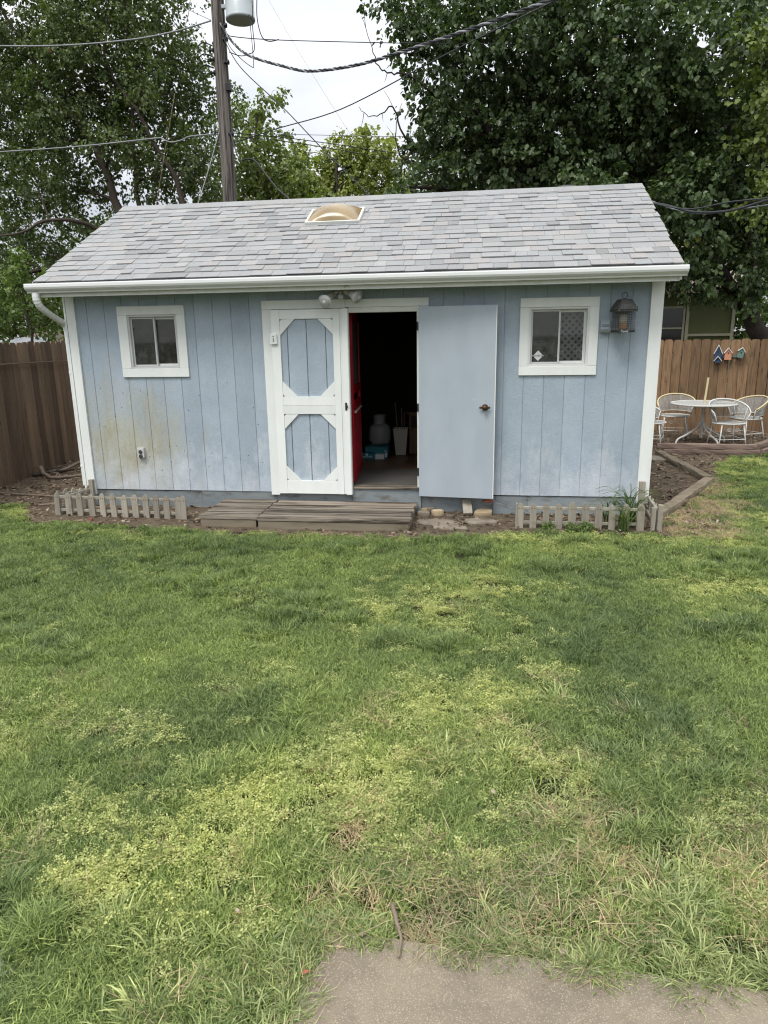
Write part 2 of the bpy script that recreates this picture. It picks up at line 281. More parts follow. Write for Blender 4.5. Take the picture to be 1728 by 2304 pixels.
# ------------------------------------------------------------------ mesh helpers
class MB:
    def __init__(s): s.v = []; s.f = []; s.t = []; s.tint = .5
    def add(s, vs, fs):
        o = len(s.v); s.v += [tuple(q) for q in vs]; s.f += [tuple(i+o for i in q) for q in fs]; s.t += [s.tint]*len(fs); return s
    def box(s, x0, x1, y0, y1, z0, z1, c=0):
        if c:  # bevelled long box
            return s.cbox(x0, x1, y0, y1, z0, z1, c)
        return s.add([(x0,y0,z0),(x1,y0,z0),(x1,y1,z0),(x0,y1,z0),(x0,y0,z1),(x1,y0,z1),(x1,y1,z1),(x0,y1,z1)],
                     [(0,3,2,1),(4,5,6,7),(0,1,5,4),(1,2,6,5),(2,3,7,6),(3,0,4,7)])
    def cbox(s, x0, x1, y0, y1, z0, z1, c):
        V = []
        for (a, b_) in ((z0, 1), (z0+c, 0), (z1-c, 0), (z1, 1)):
            i = c if b_ else 0
            V += [(x0+i,y0+i,a),(x1-i,y0+i,a),(x1-i,y1-i,a),(x0+i,y1-i,a)]
        F = [(3,2,1,0),(12,13,14,15)]
        for k in range(3):
            for j in range(4): F.append((k*4+j, k*4+(j+1)%4, k*4+4+(j+1)%4, k*4+4+j))
        return s.add(V, F)
    def obox(s, mat, sx, sy, sz, c=.0):
        m = MB(); m.box(-sx/2, sx/2, -sy/2, sy/2, -sz/2, sz/2, c)
        return s.add([mat @ Vector(q) for q in m.v], m.f)
    def prism(s, poly, axis, a0, a1):   # poly in the other two axes (cyclic order), extruded along axis
        n = len(poly); V = []
        for a in (a0, a1):
            for p, q in poly:
                V.append({'x': (a, p, q), 'y': (p, a, q), 'z': (p, q, a)}[axis])
        F = [tuple(range(n-1, -1, -1)), tuple(range(n, 2*n))] + [(i, (i+1) % n, n+(i+1) % n, n+i) for i in range(n)]
        return s.add(V, F)
    def tube(s, path, r, n=8, cap=True):
        P = [Vector(q) for q in path]; k = len(P)
        R = r if isinstance(r, (list, tuple)) else [r]*k
        V = []; F = []; ref = None
        for i in range(k):
            d = (P[min(i+1, k-1)]-P[max(i-1, 0)]).normalized()
            if ref is None: ref = d.orthogonal().normalized()
            else:
                ref = (ref-d*ref.dot(d)); ref = ref.normalized() if ref.length > 1e-6 else d.orthogonal().normalized()
            b = d.cross(ref)
            for j in range(n):
                a = 2*PI*j/n; V.append(P[i]+(ref*math.cos(a)+b*math.sin(a))*R[i])
        for i in range(k-1):
            for j in range(n): F.append((i*n+j, i*n+(j+1) % n, (i+1)*n+(j+1) % n, (i+1)*n+j))
        if cap: F.append(tuple(range(n-1, -1, -1))); F.append(tuple(range((k-1)*n, k*n)))
        return s.add(V, F)
    def lathe(s, prof, n=20, mat=None):   # prof: (r, z)
        V = []; F = []; k = len(prof)
        for r, z in prof:
            for j in range(n):
                a = 2*PI*j/n; q = Vector((r*math.cos(a), r*math.sin(a), z)); V.append(mat @ q if mat else q)
        for i in range(k-1):
            for j in range(n): F.append((i*n+j, i*n+(j+1) % n, (i+1)*n+(j+1) % n, (i+1)*n+j))
        F.append(tuple(range(n-1, -1, -1))); F.append(tuple(range((k-1)*n, k*n)))
        return s.add(V, F)
    def build(s, name, mat, parent=None, smooth=False):
        me = bpy.data.meshes.new(name); me.from_pydata(s.v, [], s.f); me.update()
        a = me.attributes.new('tint', 'FLOAT', 'FACE'); a.data.foreach_set('value', s.t)
        if smooth: me.polygons.foreach_set('use_smooth', [True]*len(me.polygons))
        me.materials.append(M[mat]); bm = bmesh.new(); bm.from_mesh(me); bmesh.ops.recalc_face_normals(bm, faces=bm.faces); bm.to_mesh(me); bm.free()
        o = bpy.data.objects.new(name, me); COL.objects.link(o)
        if parent: o.parent = parent
        return o
def tag(o, label=None, cat=None, group=None, kind=None):
    if label: o['label'] = label
    if cat: o['category'] = cat
    if group: o['group'] = group
    if kind: o['kind'] = kind
    return o
def thing(name, label, cat, group=None, loc=(0, 0, 0), rz=0):
    o = bpy.data.objects.new(name, None); COL.objects.link(o); o.location = loc; o.rotation_euler = (0, 0, rz); o.empty_display_size = .1
    return tag(o, label, cat, group)
def rnd(a=0, b=1): return random.uniform(a, b)
def smooth_path(pts, n=6):
    P = [Vector(p) for p in pts]; out = []
    for i in range(len(P)-1):
        p0, p1, p2, p3 = P[max(i-1, 0)], P[i], P[i+1], P[min(i+2, len(P)-1)]
        for k in range(n):
            t = k/n
            out.append(.5*((2*p1)+(p2-p0)*t+(2*p0-5*p1+4*p2-p3)*t*t+(3*p1-p0-3*p2+p3)*t**3))
    out.append(P[-1]); return out
GZ = -.20

# ------------------------------------------------------------------ ground
g = MB(); NX = [-400, -60, -14, -6, -3, 0, 3, 6, 9, 14, 60, 400]
g.add([(x, y, GZ) for y in NX for x in NX], [(j*12+i, j*12+i+1, (j+1)*12+i+1, (j+1)*12+i) for j in range(11) for i in range(11)])
tag(g.build('ground', 'ground'), kind='structure')
SOIL = [(-3.4, .9), (-1.9, .2), (-1.35, -.05), (-.95, -.13), (-.80, -.42), (-.50, -.80), (-.19, -.75), (.35, -.80), (.82, -.89), (1.51, -1.0), (2.0, -.98), (2.5, -1.0), (3.05, -1.0), (3.59, -1.06), (4.0, -.93), (4.24, -.90), (4.59, -.78), (5.2, -.72),
        (5.95, -.72), (6.20, -.80), (6.42, -.66), (6.62, -.35), (6.72, .1), (6.9, .85), (7.18, 1.5), (7.33, 1.95), (7.42, 2.5), (7.6, 3.1), (8.16, 3.83), (8.75, 4.2), (9.6, 5.2), (11, 5.6), (11, 9), (-3.4, 12)]
m = MB(); m.add([(x, y, GZ+.004) for x, y in SOIL], [tuple(range(len(SOIL)))])
tag(m.build('soil_bed', 'soil'), kind='structure')
m = MB(); m.prism([(3.797, -5.555), (3.815, -5.545), (5.2, -5.60), (8.5, -5.72), (8.5, -10), (3.78, -10)], 'z', GZ-.10, GZ+.022)
tag(m.build('patio_slab', 'slab'), kind='structure')

# ------------------------------------------------------------------ shed
shed = thing('garden_shed', 'light blue wooden garden shed with white trim and grey shingle roof', 'shed')
G8 = .2032
WL = (.445, 1.04, 1.335, 1.935); WR = (4.69, 5.31, 1.325, 1.93); DR = (2.02, 3.655, -.01, 1.955)
fw_ = MB()
def rects_minus(x0, x1, z0, z1, holes):
    """split one board around openings: full-width pieces above and below, thin strips beside"""
    for (a, b, c, d) in holes:
        if a < x1 and b > x0 and c < z1 and d > z0:
            out_ = []
            if d < z1: out_ += rects_minus(x0, x1, d, z1, holes)
            if c > z0: out_ += rects_minus(x0, x1, z0, c, holes)
            if a-x0 > .012: out_.append((x0, a, max(z0, c), min(z1, d)))
            if x1-b > .012: out_.append((b, x1, max(z0, c), min(z1, d)))
            return out_
    return [(x0, x1, z0, z1)]
# sheathing behind the boards
for x0, x1, z0, z1 in ((-.13, .445, 0, 2.3), (.445, 1.04, 0, 1.335), (.445, 1.04, 1.935, 2.3), (1.04, 2.02, 0, 2.3), (2.02, 3.655, 1.955, 2.3), (3.655, 4.69, 0, 2.3), (4.69, 5.31, 0, 1.325), (4.69, 5.31, 1.93, 2.3), (5.31, 5.86, 0, 2.3)):
    fw_.box(x0, x1, .006, .09, z0, z1)
front = fw_.build('front_wall', 'siding', shed)
edges = [-.13]+[k*G8 for k in range(0, 29)]+[5.862]
for i in range(len(edges)-1):
    x0, x1 = edges[i]+.0018, edges[i+1]-.0018
    if x1-x0 < .02: continue
    for a, b, z0, z1 in rects_minus(x0, x1, 0.0, 2.3, (WL, WR, DR)):
        m = MB(); m.tint = rnd(); m.prism([(a, .0058), (a, .003), (a+.003, -.0005), (b-.003, -.0005), (b, .003), (b, .0058)], 'z', z0, z1)
        m.build('siding_board', 'siding', front)
# other walls, floor, ceiling
m = MB(); m.box(-.235, -.135, .02, 3.54, -.2, 2.3); m.prism([(.02, 2.3), (3.54, 2.3), (1.77, 3.18)], 'x', -.235, -.16); m.build('side_wall', 'siding', shed)
m = MB(); m.box(5.865, 5.955, .02, 3.54, -.2, 2.3); m.prism([(.02, 2.3), (3.54, 2.3), (1.77, 3.18)], 'x', 5.88, 5.955); m.build('side_wall', 'siding', shed)
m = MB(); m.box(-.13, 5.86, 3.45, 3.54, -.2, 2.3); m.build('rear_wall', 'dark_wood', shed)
m = MB(); m.box(-.13, 5.86, .1, 3.44, 2.27, 2.30); m.build('added_ceiling', 'dark_wood', shed)  # unseen closed panel, added below the skylight to keep the inside dark
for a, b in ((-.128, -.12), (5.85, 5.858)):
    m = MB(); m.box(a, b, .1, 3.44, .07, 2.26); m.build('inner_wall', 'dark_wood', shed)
m = MB(); m.box(-.12, 5.85, .10, 1.08, .02, .07); m.build('floor', 'ply', shed)
fl = MB(); fl.box(-.12, 5.85, 1.081, 3.44, .02, .062); fl = fl.build('wood_floor', 'parquet', shed)
for r in range(7):
    for k in range(5):
        m = MB(); m.tint = rnd(); x = 2.5+k*.26+(r % 2)*.13; m.box(x, x+.257, 1.085+r*.12, 1.085+r*.12+.117, .06, .0705); m.build('floorboard', 'parquet', fl)
# skirt boards under the siding
for x0, x1, z1, y in ((-.128, 1.14, -.012, .012), (1.143, 2.02, .0, .008), (2.021, 2.88, -.004, .014), (3.63, 4.42, -.01, .016), (4.422, 4.76, -.014, .010), (4.762, 5.86, -.01, .012)):
    m = MB(); m.tint = rnd(); m.box(x0, x1, y, .06, -.26, z1, .004); m.build('skirt_board', 'skirt', shed)
m = MB(); m.box(2.88, 3.628, -.018, .10, -.26, .052, .006); m.build('threshold', 'skirt', shed)
m = MB(); m.box(2.87, 3.64, -.04, .13, .053, .074, .004); m.build('sill', 'deck', shed)
# corner boards
for x0, x1 in ((-.225, -.128), (5.858, 5.958)):
    cb = MB(); cb.box(x0, x1, -.024, .019, -.06, 2.3, .003); cb = cb.build('corner_board', 'white', shed)
m = MB(); m.box(-.255, -.236, -.02, .10, -.06, 2.3, .003); m.build('corner_board', 'white', shed)
m = MB(); m.box(5.9585, 5.977, -.02, .10, -.06, 2.3, .003); m.build('corner_board', 'white', shed)

# --- roof
EY, EZ, RY, RZ = -.325, 2.255, 1.77, 3.302
RX0, RX1 = -.36, 6.055
sl = Vector((0, RY-EY, RZ-EZ)); SL = sl.length; sl.normalize(); nrm = Vector((0, -sl.z, sl.y))
rf = MB()
rf.prism([(EY, EZ), (RY, RZ), (2*RY-EY, EZ), (2*RY-EY, EZ-.05), (RY, RZ-.05), (EY, EZ-.05)], 'x', RX0+.02, RX1-.02)
roof = rf.build('roof', 'shingle', shed)
def shingle_piece(mb, x0, x1, s0, s1, th, lift):
    V = []
    for s, h0, h1 in ((s0, lift, lift+th), (s1, .0, .004)):
        for x in (x0, x1):
            for h in (h0, h1): V.append(Vector((x, EY, EZ))+sl*s+nrm*h)
    # order: s0x0h0,s0x0h1,s0x1h0,s0x1h1,s1x0h0,...
    mb.add(V, [(0, 2, 3, 1), (4, 5, 7, 6), (0, 1, 5, 4), (2, 6, 7, 3), (1, 3, 7, 5), (0, 4, 6, 2)])
rows = 17; ex = SL/rows*.995
SKY = (2.235, 2.86, 1.40, 1.86)     # skylight x0,x1 and slope s0,s1
pieces = []
for r in range(rows):
    x = RX0-rnd(0, .2); wob = [rnd(-.004, .004) for _ in range(40)]
    while x < RX1:
        wd = random.choice((.11, .13, .15, .17, .19, .22)); a, b = max(x, RX0), min(x+wd-.0025, RX1)
        x += wd
        if b-a < .03: continue
        s0 = r*ex-.012+rnd(-.003, .003)
        pieces.append((r, a, b, s0, s0+ex*1.35, random.choice((.006, .007, .010)), random.choice((.003, .004, .007, .010))))
upper = MB(); cnt = 0
for (r, a, b, s0, s1, th, li) in pieces:
    t = random.choice((rnd(0, .3), rnd(.2, .6), rnd(.3, .6), rnd(.6, 1)))
    if cnt < 296:
        m = MB(); m.tint = t; shingle_piece(m, a, b, s0, s1, th, li); m.build('shingle', 'shingle', roof); cnt += 1
    else:
        upper.tint = t; shingle_piece(upper, a, b, s0, min(s1, SL), th, li)
o = upper.build('upper_shingle_courses', 'shingle', roof); o['kind'] = 'stuff'
x = RX0
while x < RX1-.05:      # ridge caps
    m = MB(); m.tint = rnd(.1, .7); x1 = min(x+.205, RX1)
    for sg in (1,):
        a = Vector((0, RY, RZ)); h = .018+rnd(0, .003)
        P = [(RY-.13, RZ-.13*.5+h*.9), (RY-.04, RZ-.02+h*1.15), (RY, RZ+h*1.2), (RY+.04, RZ-.02+h*1.15), (RY+.13, RZ-.13*.5+h*.9), (RY+.13, RZ-.075), (RY, RZ-.01), (RY-.13, RZ-.075+.0)]
        m.prism(P, 'x', x, x1-.002)
    m.build('ridge_cap', 'shingle', roof); x += .2
for xx0, xx1 in ((RX0+.006, RX0+.03), (RX1-.03, RX1-.006)):   # rake boards and drip edge
    m = MB(); m.prism([(EY, EZ-.012), (RY, RZ-.012), (2*RY-EY, EZ-.012), (2*RY-EY, EZ-.14), (RY, RZ-.14), (EY, EZ-.14)], 'x', xx0, xx1); m.build('rake_board', 'white_v', shed)
m = MB(); m.box(RX0+.02, RX1-.02, EY+.02, EY+.045, EZ-.15, EZ-.01); m.build('fascia', 'white_v', shed)
m = MB(); m.box(RX0+.02, RX1-.02, EY+.046, .0, 2.185, 2.197); m.build('soffit', 'white_v', shed)
m = MB(); m.prism([(EY+.03, EZ+.0), (EY-.022, EZ-.026), (EY-.024, EZ-.034), (EY-.02, EZ-.034), (EY+.03, EZ-.008)], 'x', RX0+.0, RX1); m.build('drip_edge', 'black', shed)
# --- gutter (K profile, closed thickness) with end caps, downspout
gp = [(-.305, 2.232), (-.305, 2.148), (-.345, 2.144), (-.352, 2.144), (-.356, 2.160), (-.372, 2.166), (-.392, 2.182), (-.400, 2.200), (-.400, 2.226), (-.397, 2.236), (-.385, 2.236), (-.385, 2.230), (-.392, 2.224), (-.392, 2.202), (-.385, 2.187), (-.368, 2.172), (-.350, 2.166), (-.346, 2.150), (-.311, 2.153), (-.311, 2.232)]
GX0, GX1 = -.423, 6.083
gm = MB(); n_ = len(gp); V = []
for gx in (GX0, 1.2, 3.0, 4.6, GX1):
    dz = {GX0: 0, GX1: .002}.get(gx, rnd(-.004, .003)); V += [(gx, a, b+dz) for a, b in gp]
F = []
for k in range(4):
    for i in range(n_): F.append((k*n_+i, k*n_+(i+1) % n_, (k+1)*n_+(i+1) % n_, (k+1)*n_+i))
gm.add(V, F); gut = gm.build('gutter', 'gutter', shed)
cap_p = [(-.305, 2.233), (-.305, 2.147), (-.353, 2.143), (-.357, 2.159), (-.373, 2.165), (-.393, 2.181), (-.4015, 2.200), (-.4015, 2.236)]
for gx in (GX0-.004, GX1): 
    m = MB(); m.prism(cap_p, 'x', gx, gx+.004); m.build('end_cap', 'gutter', gut)
def rect_tube(mb, path, wx, wy):
    P = [Vector(p) for p in path]; V = []; F = []
    for i, p in enumerate(P):
        d = (P[min(i+1, len(P)-1)]-P[max(i-1, 0)]).normalized()
        rx = Vector((0, 1, 0)); b = d.cross(rx).normalized()
        for sx, sy in ((-1, -1), (1, -1), (1, 1), (-1, 1)): V.append(p+b*sx*wx/2+rx*sy*wy/2)
    for i in range(len(P)-1):
        for j in range(4): F.append((i*4+j, i*4+(j+1) % 4, (i+1)*4+(j+1) % 4, (i+1)*4+j))
    F += [(3, 2, 1, 0), tuple(len(V)-4+j for j in range(4))]; mb.add(V, F)
# elbow with crimps: drops from the gutter, bends back and right to the corner, then runs down
m = MB(); el = smooth_path([(-.34, -.345, 2.15), (-.342, -.34, 2.08), (-.335, -.30, 2.01), (-.315, -.20, 1.945), (-.295, -.08, 1.885), (-.281, .02, 1.835), (-.279, .046, 1.77)], 5)
V = []; F = []
for i, p in enumerate(el):
    d = (el[min(i+1, len(el)-1)]-el[max(i-1, 0)]).normalized(); rx = (Vector((1, 0, 0))-d*d.x).normalized(); b = d.cross(rx)
    cr_ = 1+(.05 if i % 2 else -.03)*(1 if 3 < i < 24 else 0)
    for a in range(12):
        an = 2*PI*a/12; cx, cy = math.cos(an), math.sin(an)
        k = 1/max(abs(cx), abs(cy))**.7
        V.append(p+rx*cx*k*.036*cr_+b*cy*k*.027*cr_)
for i in range(len(el)-1):
    for j in range(12): F.append((i*12+j, i*12+(j+1) % 12, (i+1)*12+(j+1) % 12, (i+1)*12+j))
m.add(V, F); ds = m.build('downspout', 'gutter', shed)
m = MB(); m.box(-.302, -.2565, .018, .078, .03, 1.80, .006); m.build('lower_pipe', 'gutter', ds)
m = MB(); m.box(-.304, -.256, .015, .08, 1.30, 1.335, .002); m.build('pipe_joint', 'gutter', ds)
m = MB(); m.box(-.305, -.256, .014, .081, .25, .275, .002); m.build('strap', 'gutter', ds)

# --- skylight: flat white flange, frame and bubble dome
sky_o = MB()
def on_roof(x, s, h): return Vector((x, EY, EZ))+sl*s+nrm*h
x0, x1, s0, s1 = SKY
def ring(mb, x0, x1, s0, s1, wd, h0, h1):
    o = [(x0, s0), (x1, s0), (x1, s1), (x0, s1)]; i = [(x0+wd, s0+wd), (x1-wd, s0+wd), (x1-wd, s1-wd), (x0+wd, s1-wd)]
    V = [on_roof(a, b, h0) for a, b in o]+[on_roof(a, b, h1) for a, b in o]+[on_roof(a, b, h1) for a, b in i]+[on_roof(a, b, h0) for a, b in i]
    F = []
    for k in range(4):
        j = (k+1) % 4; F += [(k, j, 4+j, 4+k), (4+k, 4+j, 8+j, 8+k), (8+k, 8+j, 12+j, 12+k)]
    mb.add(V, F)
ring(sky_o, x0, x1, s0, s1, .022, .0, .04); skl = sky_o.build('skylight', 'white_v', shed)
dm = MB(); nn_ = 18; V = []; F = []
for j in range(nn_+1):
    for i in range(nn_+1):
        u, v = i/nn_*2-1, j/nn_*2-1
        h = .105*((1-abs(u)**2.2)*(1-abs(v)**2.4))**.75
        V.append(on_roof(x0+.018+(u+1)/2*(x1-x0-.036), s0+.018+(v+1)/2*(s1-s0-.036), .036+h))
for j in range(nn_):
    for i in range(nn_): k = j*(nn_+1)+i; F.append((k, k+1, k+nn_+2, k+nn_+1))
dm.add(V, F); dm.build('dome', 'dome', skl, True)
# roof vent dome behind the ridge
vm = MB(); vm.lathe([(.09, 3.0), (.10, 3.30), (.17, 3.31), (.17, 3.345), (.13, 3.37), (.06, 3.385), (.002, 3.39)], 20, Matrix.Translation((5.22, 2.05, 0))); vm.build('roof_vent', 'pewter', shed, True)

# --- windows
def window(X0, X1, Z0, Z1, x0, x1, z0, z1, right):
    wm = MB()   # frame lining (aluminium, slightly recessed)
    wd = .022
    for a, b, c, d in ((x0, x0+wd, z0, z1), (x1-wd, x1, z0, z1), (x0+wd, x1-wd, z0, z0+wd), (x0+wd, x1-wd, z1-wd, z1)): wm.box(a, b, -.012, .07, c, d, .003)
    win = wm.build('window', 'vinyl' if right else 'alu', shed)
    for a, b, c, d in ((X0, X1, Z1-(Z1-z1), Z1), (X0, X1, Z0, z0), (X0, x0, z0+.001, z1-.001), (x1, X1, z0+.001, z1-.001)):
        m = MB(); m.tint = rnd(); m.box(a, b, -.022, -.001, c, d, .003); m.build('trim_board', 'white', win)
    xm = (x0+x1)/2
    def sash(a, b, y, t, mt):
        s_ = MB(); c, d = z0+wd+.001, z1-wd-.001
        for p, q, r, s in ((a, a+t, c, d), (b-t, b, c, d), (a+t, b-t, c, c+t), (a+t, b-t, d-t, d)): s_.box(p, q, y, y+.02, r, s, .002)
        so_ = s_.build('sash', mt, win)
        gl = MB(); gl.box(a+t, b-t, y+.008, y+.012, c+t, d-t); gl.build('pane', 'glass', so_)
        return so_, (a+t, b-t, c+t, d-t)
    sa, pa = sash(x0+wd+.001, xm+.018, .012, .018, 'alu')
    sb, pb = sash(xm-.012, x1-wd-.001, .036, .026, 'vinyl')
    sc_ = MB(); sc_.box(pa[0], pa[1], .029, .030, pa[2], pa[3]); sc_.build('insect_screen', 'screen', sa)
    if not right:
        for zz in (pa[2]+.11, pa[3]-.11):
            m = MB(); m.box(pa[0]+.0005, pa[0]+.014, .014, .019, zz, zz+.018); m.build('clip', 'black', sa)
    return win, sa, pa, pb
wl, _, _, _ = window(.357, 1.117, 1.262, 2.009, .463, 1.024, 1.354, 1.917, False)
wr, sa, pa, pb = window(4.622, 5.380, 1.248, 1.998, 4.709, 5.294, 1.338, 1.908, True)
# diamond alarm sticker on the left pane
cx, cz, hh = pa[0]+.062, pa[2]+.062, .052
st = MB(); st.add([(cx, .0175, cz-hh), (cx+hh*.85, .0175, cz-.007), (cx-hh*.85, .0175, cz-.007)], [(0, 1, 2)]); st.add([(cx-hh*.85, .0175, cz+.007), (cx+hh*.85, .0175, cz+.007), (cx, .0175, cz+hh)], [(0, 1, 2)])
st = st.build('sticker', 'print', wr)
tx = MB()
for k in range(9): tx.box(cx-.058+k*.013, cx-.058+k*.013+.009, .0172, .0176, cz-.004, cz+.004)
tx.build('sticker_lettering', 'print', st)
# interior lattice leaning behind the right pane
lt = thing('lattice_panel', 'pale diagonal wooden lattice panel standing inside behind the right window', 'lattice')
for sgn in (1, -1):
    for k in range(-6, 13):
        c = 4.62+k*.068
        m = MB(); m.tint = rnd(); y = .20+.006*sgn
        a = Matrix.Translation((c+.1, y, 1.6)) @ Matrix.Rotation(sgn*PI/4, 4, 'Y')
        if not (4.60 < c+.1 < 5.42): continue
        m.obox(a, .02, .006, .95); m.build('slat', 'lattice', lt)
m = MB(); m.box(5.33, 5.365, .14, .17, .07, 2.2, .003); tag(m.build('wooden_stud', 'orange_wood'), 'orange brown upright stud at the right edge of the right window', 'stud')

# --- door frame, white leaf, blue leaf, red screen door
dc = MB(); dc.box(1.972, 2.066, -.030, -.001, -.03, 1.941, .003); dc.build('door_casing', 'white', shed)
dc = MB(); dc.box(1.972, 2.855, -.030, -.001, 1.942, 2.032, .003); dc.build('door_header', 'white', shed)
dc = MB(); dc.tint = .2; dc.box(2.858, 3.712, -.027, -.001, 1.948, 2.028, .003); dc.build('door_header', 'white', shed)
dc = MB(); dc.box(3.622, 3.712, -.026, -.001, -.02, 1.947, .003); dc.build('door_casing', 'white', shed)
dc = MB(); dc.box(3.592, 3.621, -.026, .10, .0745, 1.947, .003); dc.build('door_jamb', 'white_v', shed)
dc = MB(); dc.box(2.89, 3.591, -.018, .10, 1.895, 1.947, .003); dc.build('door_jamb', 'white_v', shed)
leaf = MB(); leaf.box(2.072, 2.868, -.026, .012, -.004, 1.936); leaf = leaf.build('left_door', 'skirt', shed)
gx = [2.072]+[2.034+G8*k for k in (1, 2, 3)]+[2.80]
for a, b in zip(gx[:-1], gx[1:]):
    m = MB(); m.tint = rnd(); a, b = a+.004, b-.004
    m.prism([(a, -.026), (a, -.033), (a+.003, -.036), (b-.003, -.036), (b, -.033), (b, -.026)], 'z', .02, 1.92); m.build('panel_board', 'blue_flat' if False else 'siding', leaf)
for nm, a, b, c, d, t in (('stile', 2.072, 2.164, -.006, 1.938, -.058), ('stile', 2.727, 2.797, -.006, 1.938, -.058), ('stile', 2.7985, 2.826, -.005, 1.937, -.053),
                     ('rail', 2.165, 2.726, 1.843, 1.937, -.056), ('rail', 2.165, 2.726, .956, 1.048, -.056), ('rail', 2.165, 2.726, .864, .954, -.057), ('rail', 2.165, 2.726, -.005, .140, -.056), ('astragal', 2.8275, 2.884, -.008, 1.938, -.072)):
    m = MB(); m.tint = rnd(); m.box(a, b, t, -.0365, c, d, .002); m.build(nm, 'white', leaf)
m = MB(); m.box(2.8845, 2.890, -.062, -.01, -.006, 1.936, .001); m.build('door_edge', 'white_v', leaf)
def brace(cx, cz, sx, sz, t):
    # 45 degree corner piece with the very corner left open
    o_, i_ = .158, .022
    P = [(cx+sx*i_, cz), (cx+sx*o_, cz), (cx, cz+sz*o_), (cx, cz+sz*i_)]
    m = MB(); m.tint = t; m.prism(P, 'y', -.054, -.0365); m.build('corner_brace', 'white', leaf)
for z0, z1 in ((1.049, 1.842), (.141, .863)):
    for cx, sx in ((2.1655, 1), (2.7255, -1)):
        brace(cx, z0+.0005, sx, 1, rnd()); brace(cx, z1-.0005, sx, -1, rnd())
m = MB(); m.box(2.062, 2.134, -.082, -.0585, 1.590, 1.694, .004); lb = m.build('switch_box', 'white', leaf)
for zz in (1.625, 1.645, 1.67): 
    m = MB(); m.lathe([(.006, 0), (.006, .004)], 8, Matrix.Translation((2.098, -.0825, zz)) @ Matrix.Rotation(PI/2, 4, 'X')); m.build('screw', 'black', lb)
m = MB(); m.box(2.838, 2.858, -.078, -.0722, .905, .985, .002); m.box(2.842, 2.866, -.086, -.0782, .93, .96, .002); m.build('latch', 'black', leaf)
# blue leaf swung open to the right
HX, HY = 3.616, -.05; FX, FY = 4.388, -.13
ang = math.atan2(FY-HY, FX-HX); Wd = math.hypot(FX-HX, FY-HY)
bl = MB(); bl.box(0, Wd, -.02, .02, -.012, 1.938, .004)
bl.v = [tuple(Matrix.Translation((HX, HY, 0)) @ Matrix.Rotation(ang, 4, 'Z') @ Vector(q)) for q in bl.v]
blue = tag(bl.build('right_door', 'blue_flat', shed), 'plain blue door leaf swung fully open against the wall')
T = Matrix.Translation((HX, HY, 0)) @ Matrix.Rotation(ang, 4, 'Z')
m = MB(); m.obox(T @ Matrix.Translation((Wd+.0045, 0, .963)), .008, .038, 1.945, .002); m.build('edge_strip', 'white', blue)
m = MB(); K = T @ Matrix.Translation((Wd-.092, -.021, .94)) @ Matrix.Rotation(PI/2, 4, 'X')
m.lathe([(.033, 0), (.033, .006), (.014, .010), (.011, .03), (.018, .036), (.024, .045), (.020, .058), (.004, .062)], 18, K); kn = m.build('door_knob', 'bronze', blue, True)
m = MB(); m.obox(T @ Matrix.Translation((Wd-.092, -.048, .94)), .11, .012, .022, .004); m.build('lever', 'bronze', kn)
m = MB(); m.obox(T @ Matrix.Translation((Wd-.092, -.045, .94)), .02, .012, .06, .004); m.build('thumb_turn', 'bronze', kn)
for zz in (.93, .25, 1.75):
    m = MB(); m.obox(Matrix.Translation((HX-.013, -.05, zz)), .016, .02, .085, .003); m.build('hinge', 'black', blue)
m = MB(); m.obox(T @ Matrix.Translation((Wd-.21, -.0205, 1.02)), .008, .003, .008); m.build('peephole', 'print', blue)
# red inner screen door opened into the shed
rd_ang = math.atan2(1.0-.135, 2.80-2.872); RW = .89
TR = Matrix.Translation((2.872, .135, .085)) @ Matrix.Rotation(rd_ang, 4, 'Z')
def rbox(mb, a, b, y0, y1, c, d, e=.003):
    q = MB(); q.box(a, b, y0, y1, c, d, e); mb.add([TR @ Vector(v) for v in q.v], q.f)
rm = MB()
for a, b, c, d in ((0, .09, 0, 1.82), (RW-.09, RW, 0, 1.82), (.09, RW-.09, 1.73, 1.82), (.09, RW-.09, 0, .11)): rbox(rm, a, b, -.016, .016, c, d)
redd = tag(rm.build('screen_door', 'red', shed), 'red screen door opened inward')
for c, d in ((.96, 1.05), (.80, .88)):
    m = MB(); rbox(m, .0905, RW-.0905, -.015, .015, c, d); m.build('rail', 'red', redd)
for k in range(6):
    m = MB(); a = .0905+.085+k*.112; rbox(m, a, a+.05, -.011, .011, .1105, .7995); m.build('slat', 'red', redd)
m = MB(); rbox(m, .0905, RW-.0905, -.002, .002, 1.0505, 1.7295, 0); m.build('mesh', 'screen', redd)
m = MB(); rbox(m, .10, RW-.05, -.034, -.0165, .76, .775, .002); m.build('push_bar', 'metal_w', redd)

# --- small fittings on the wall
m = MB(); m.box(.440, .515, -.038, -.001, .372, .485, .005); ot = m.build('outlet_cover', 'alu', shed)
for zz in (.392, .440):
    m = MB(); m.lathe([(.020, 0), (.022, .008), (.016, .010)], 14, Matrix.Translation((.478, -.038, zz)) @ Matrix.Rotation(PI/2, 4, 'X')); m.build('outlet_flap', 'pewter', ot)
m = MB(); m.box(5.400, 5.485, -.030, -.001, 1.66, 1.775, .004); wb = m.build('weather_cover', 'siding', shed)
m = MB(); m.box(5.398, 5.487, -.048, -.0305, 1.655, 1.69, .003); m.build('cover_lip', 'skirt', wb)
m = MB(); m.box(5.408, 5.478, -.036, -.0305, 1.715, 1.735, .002); m.build('cover_lip', 'skirt', wb)
m = MB(); m.tube(smooth_path([(.19, -.08, 2.19), (.19, -.08, 2.155), (.205, -.08, 2.135), (.22, -.08, 2.15)], 4), .003, 6); m.build('eave_hook', 'black', shed)
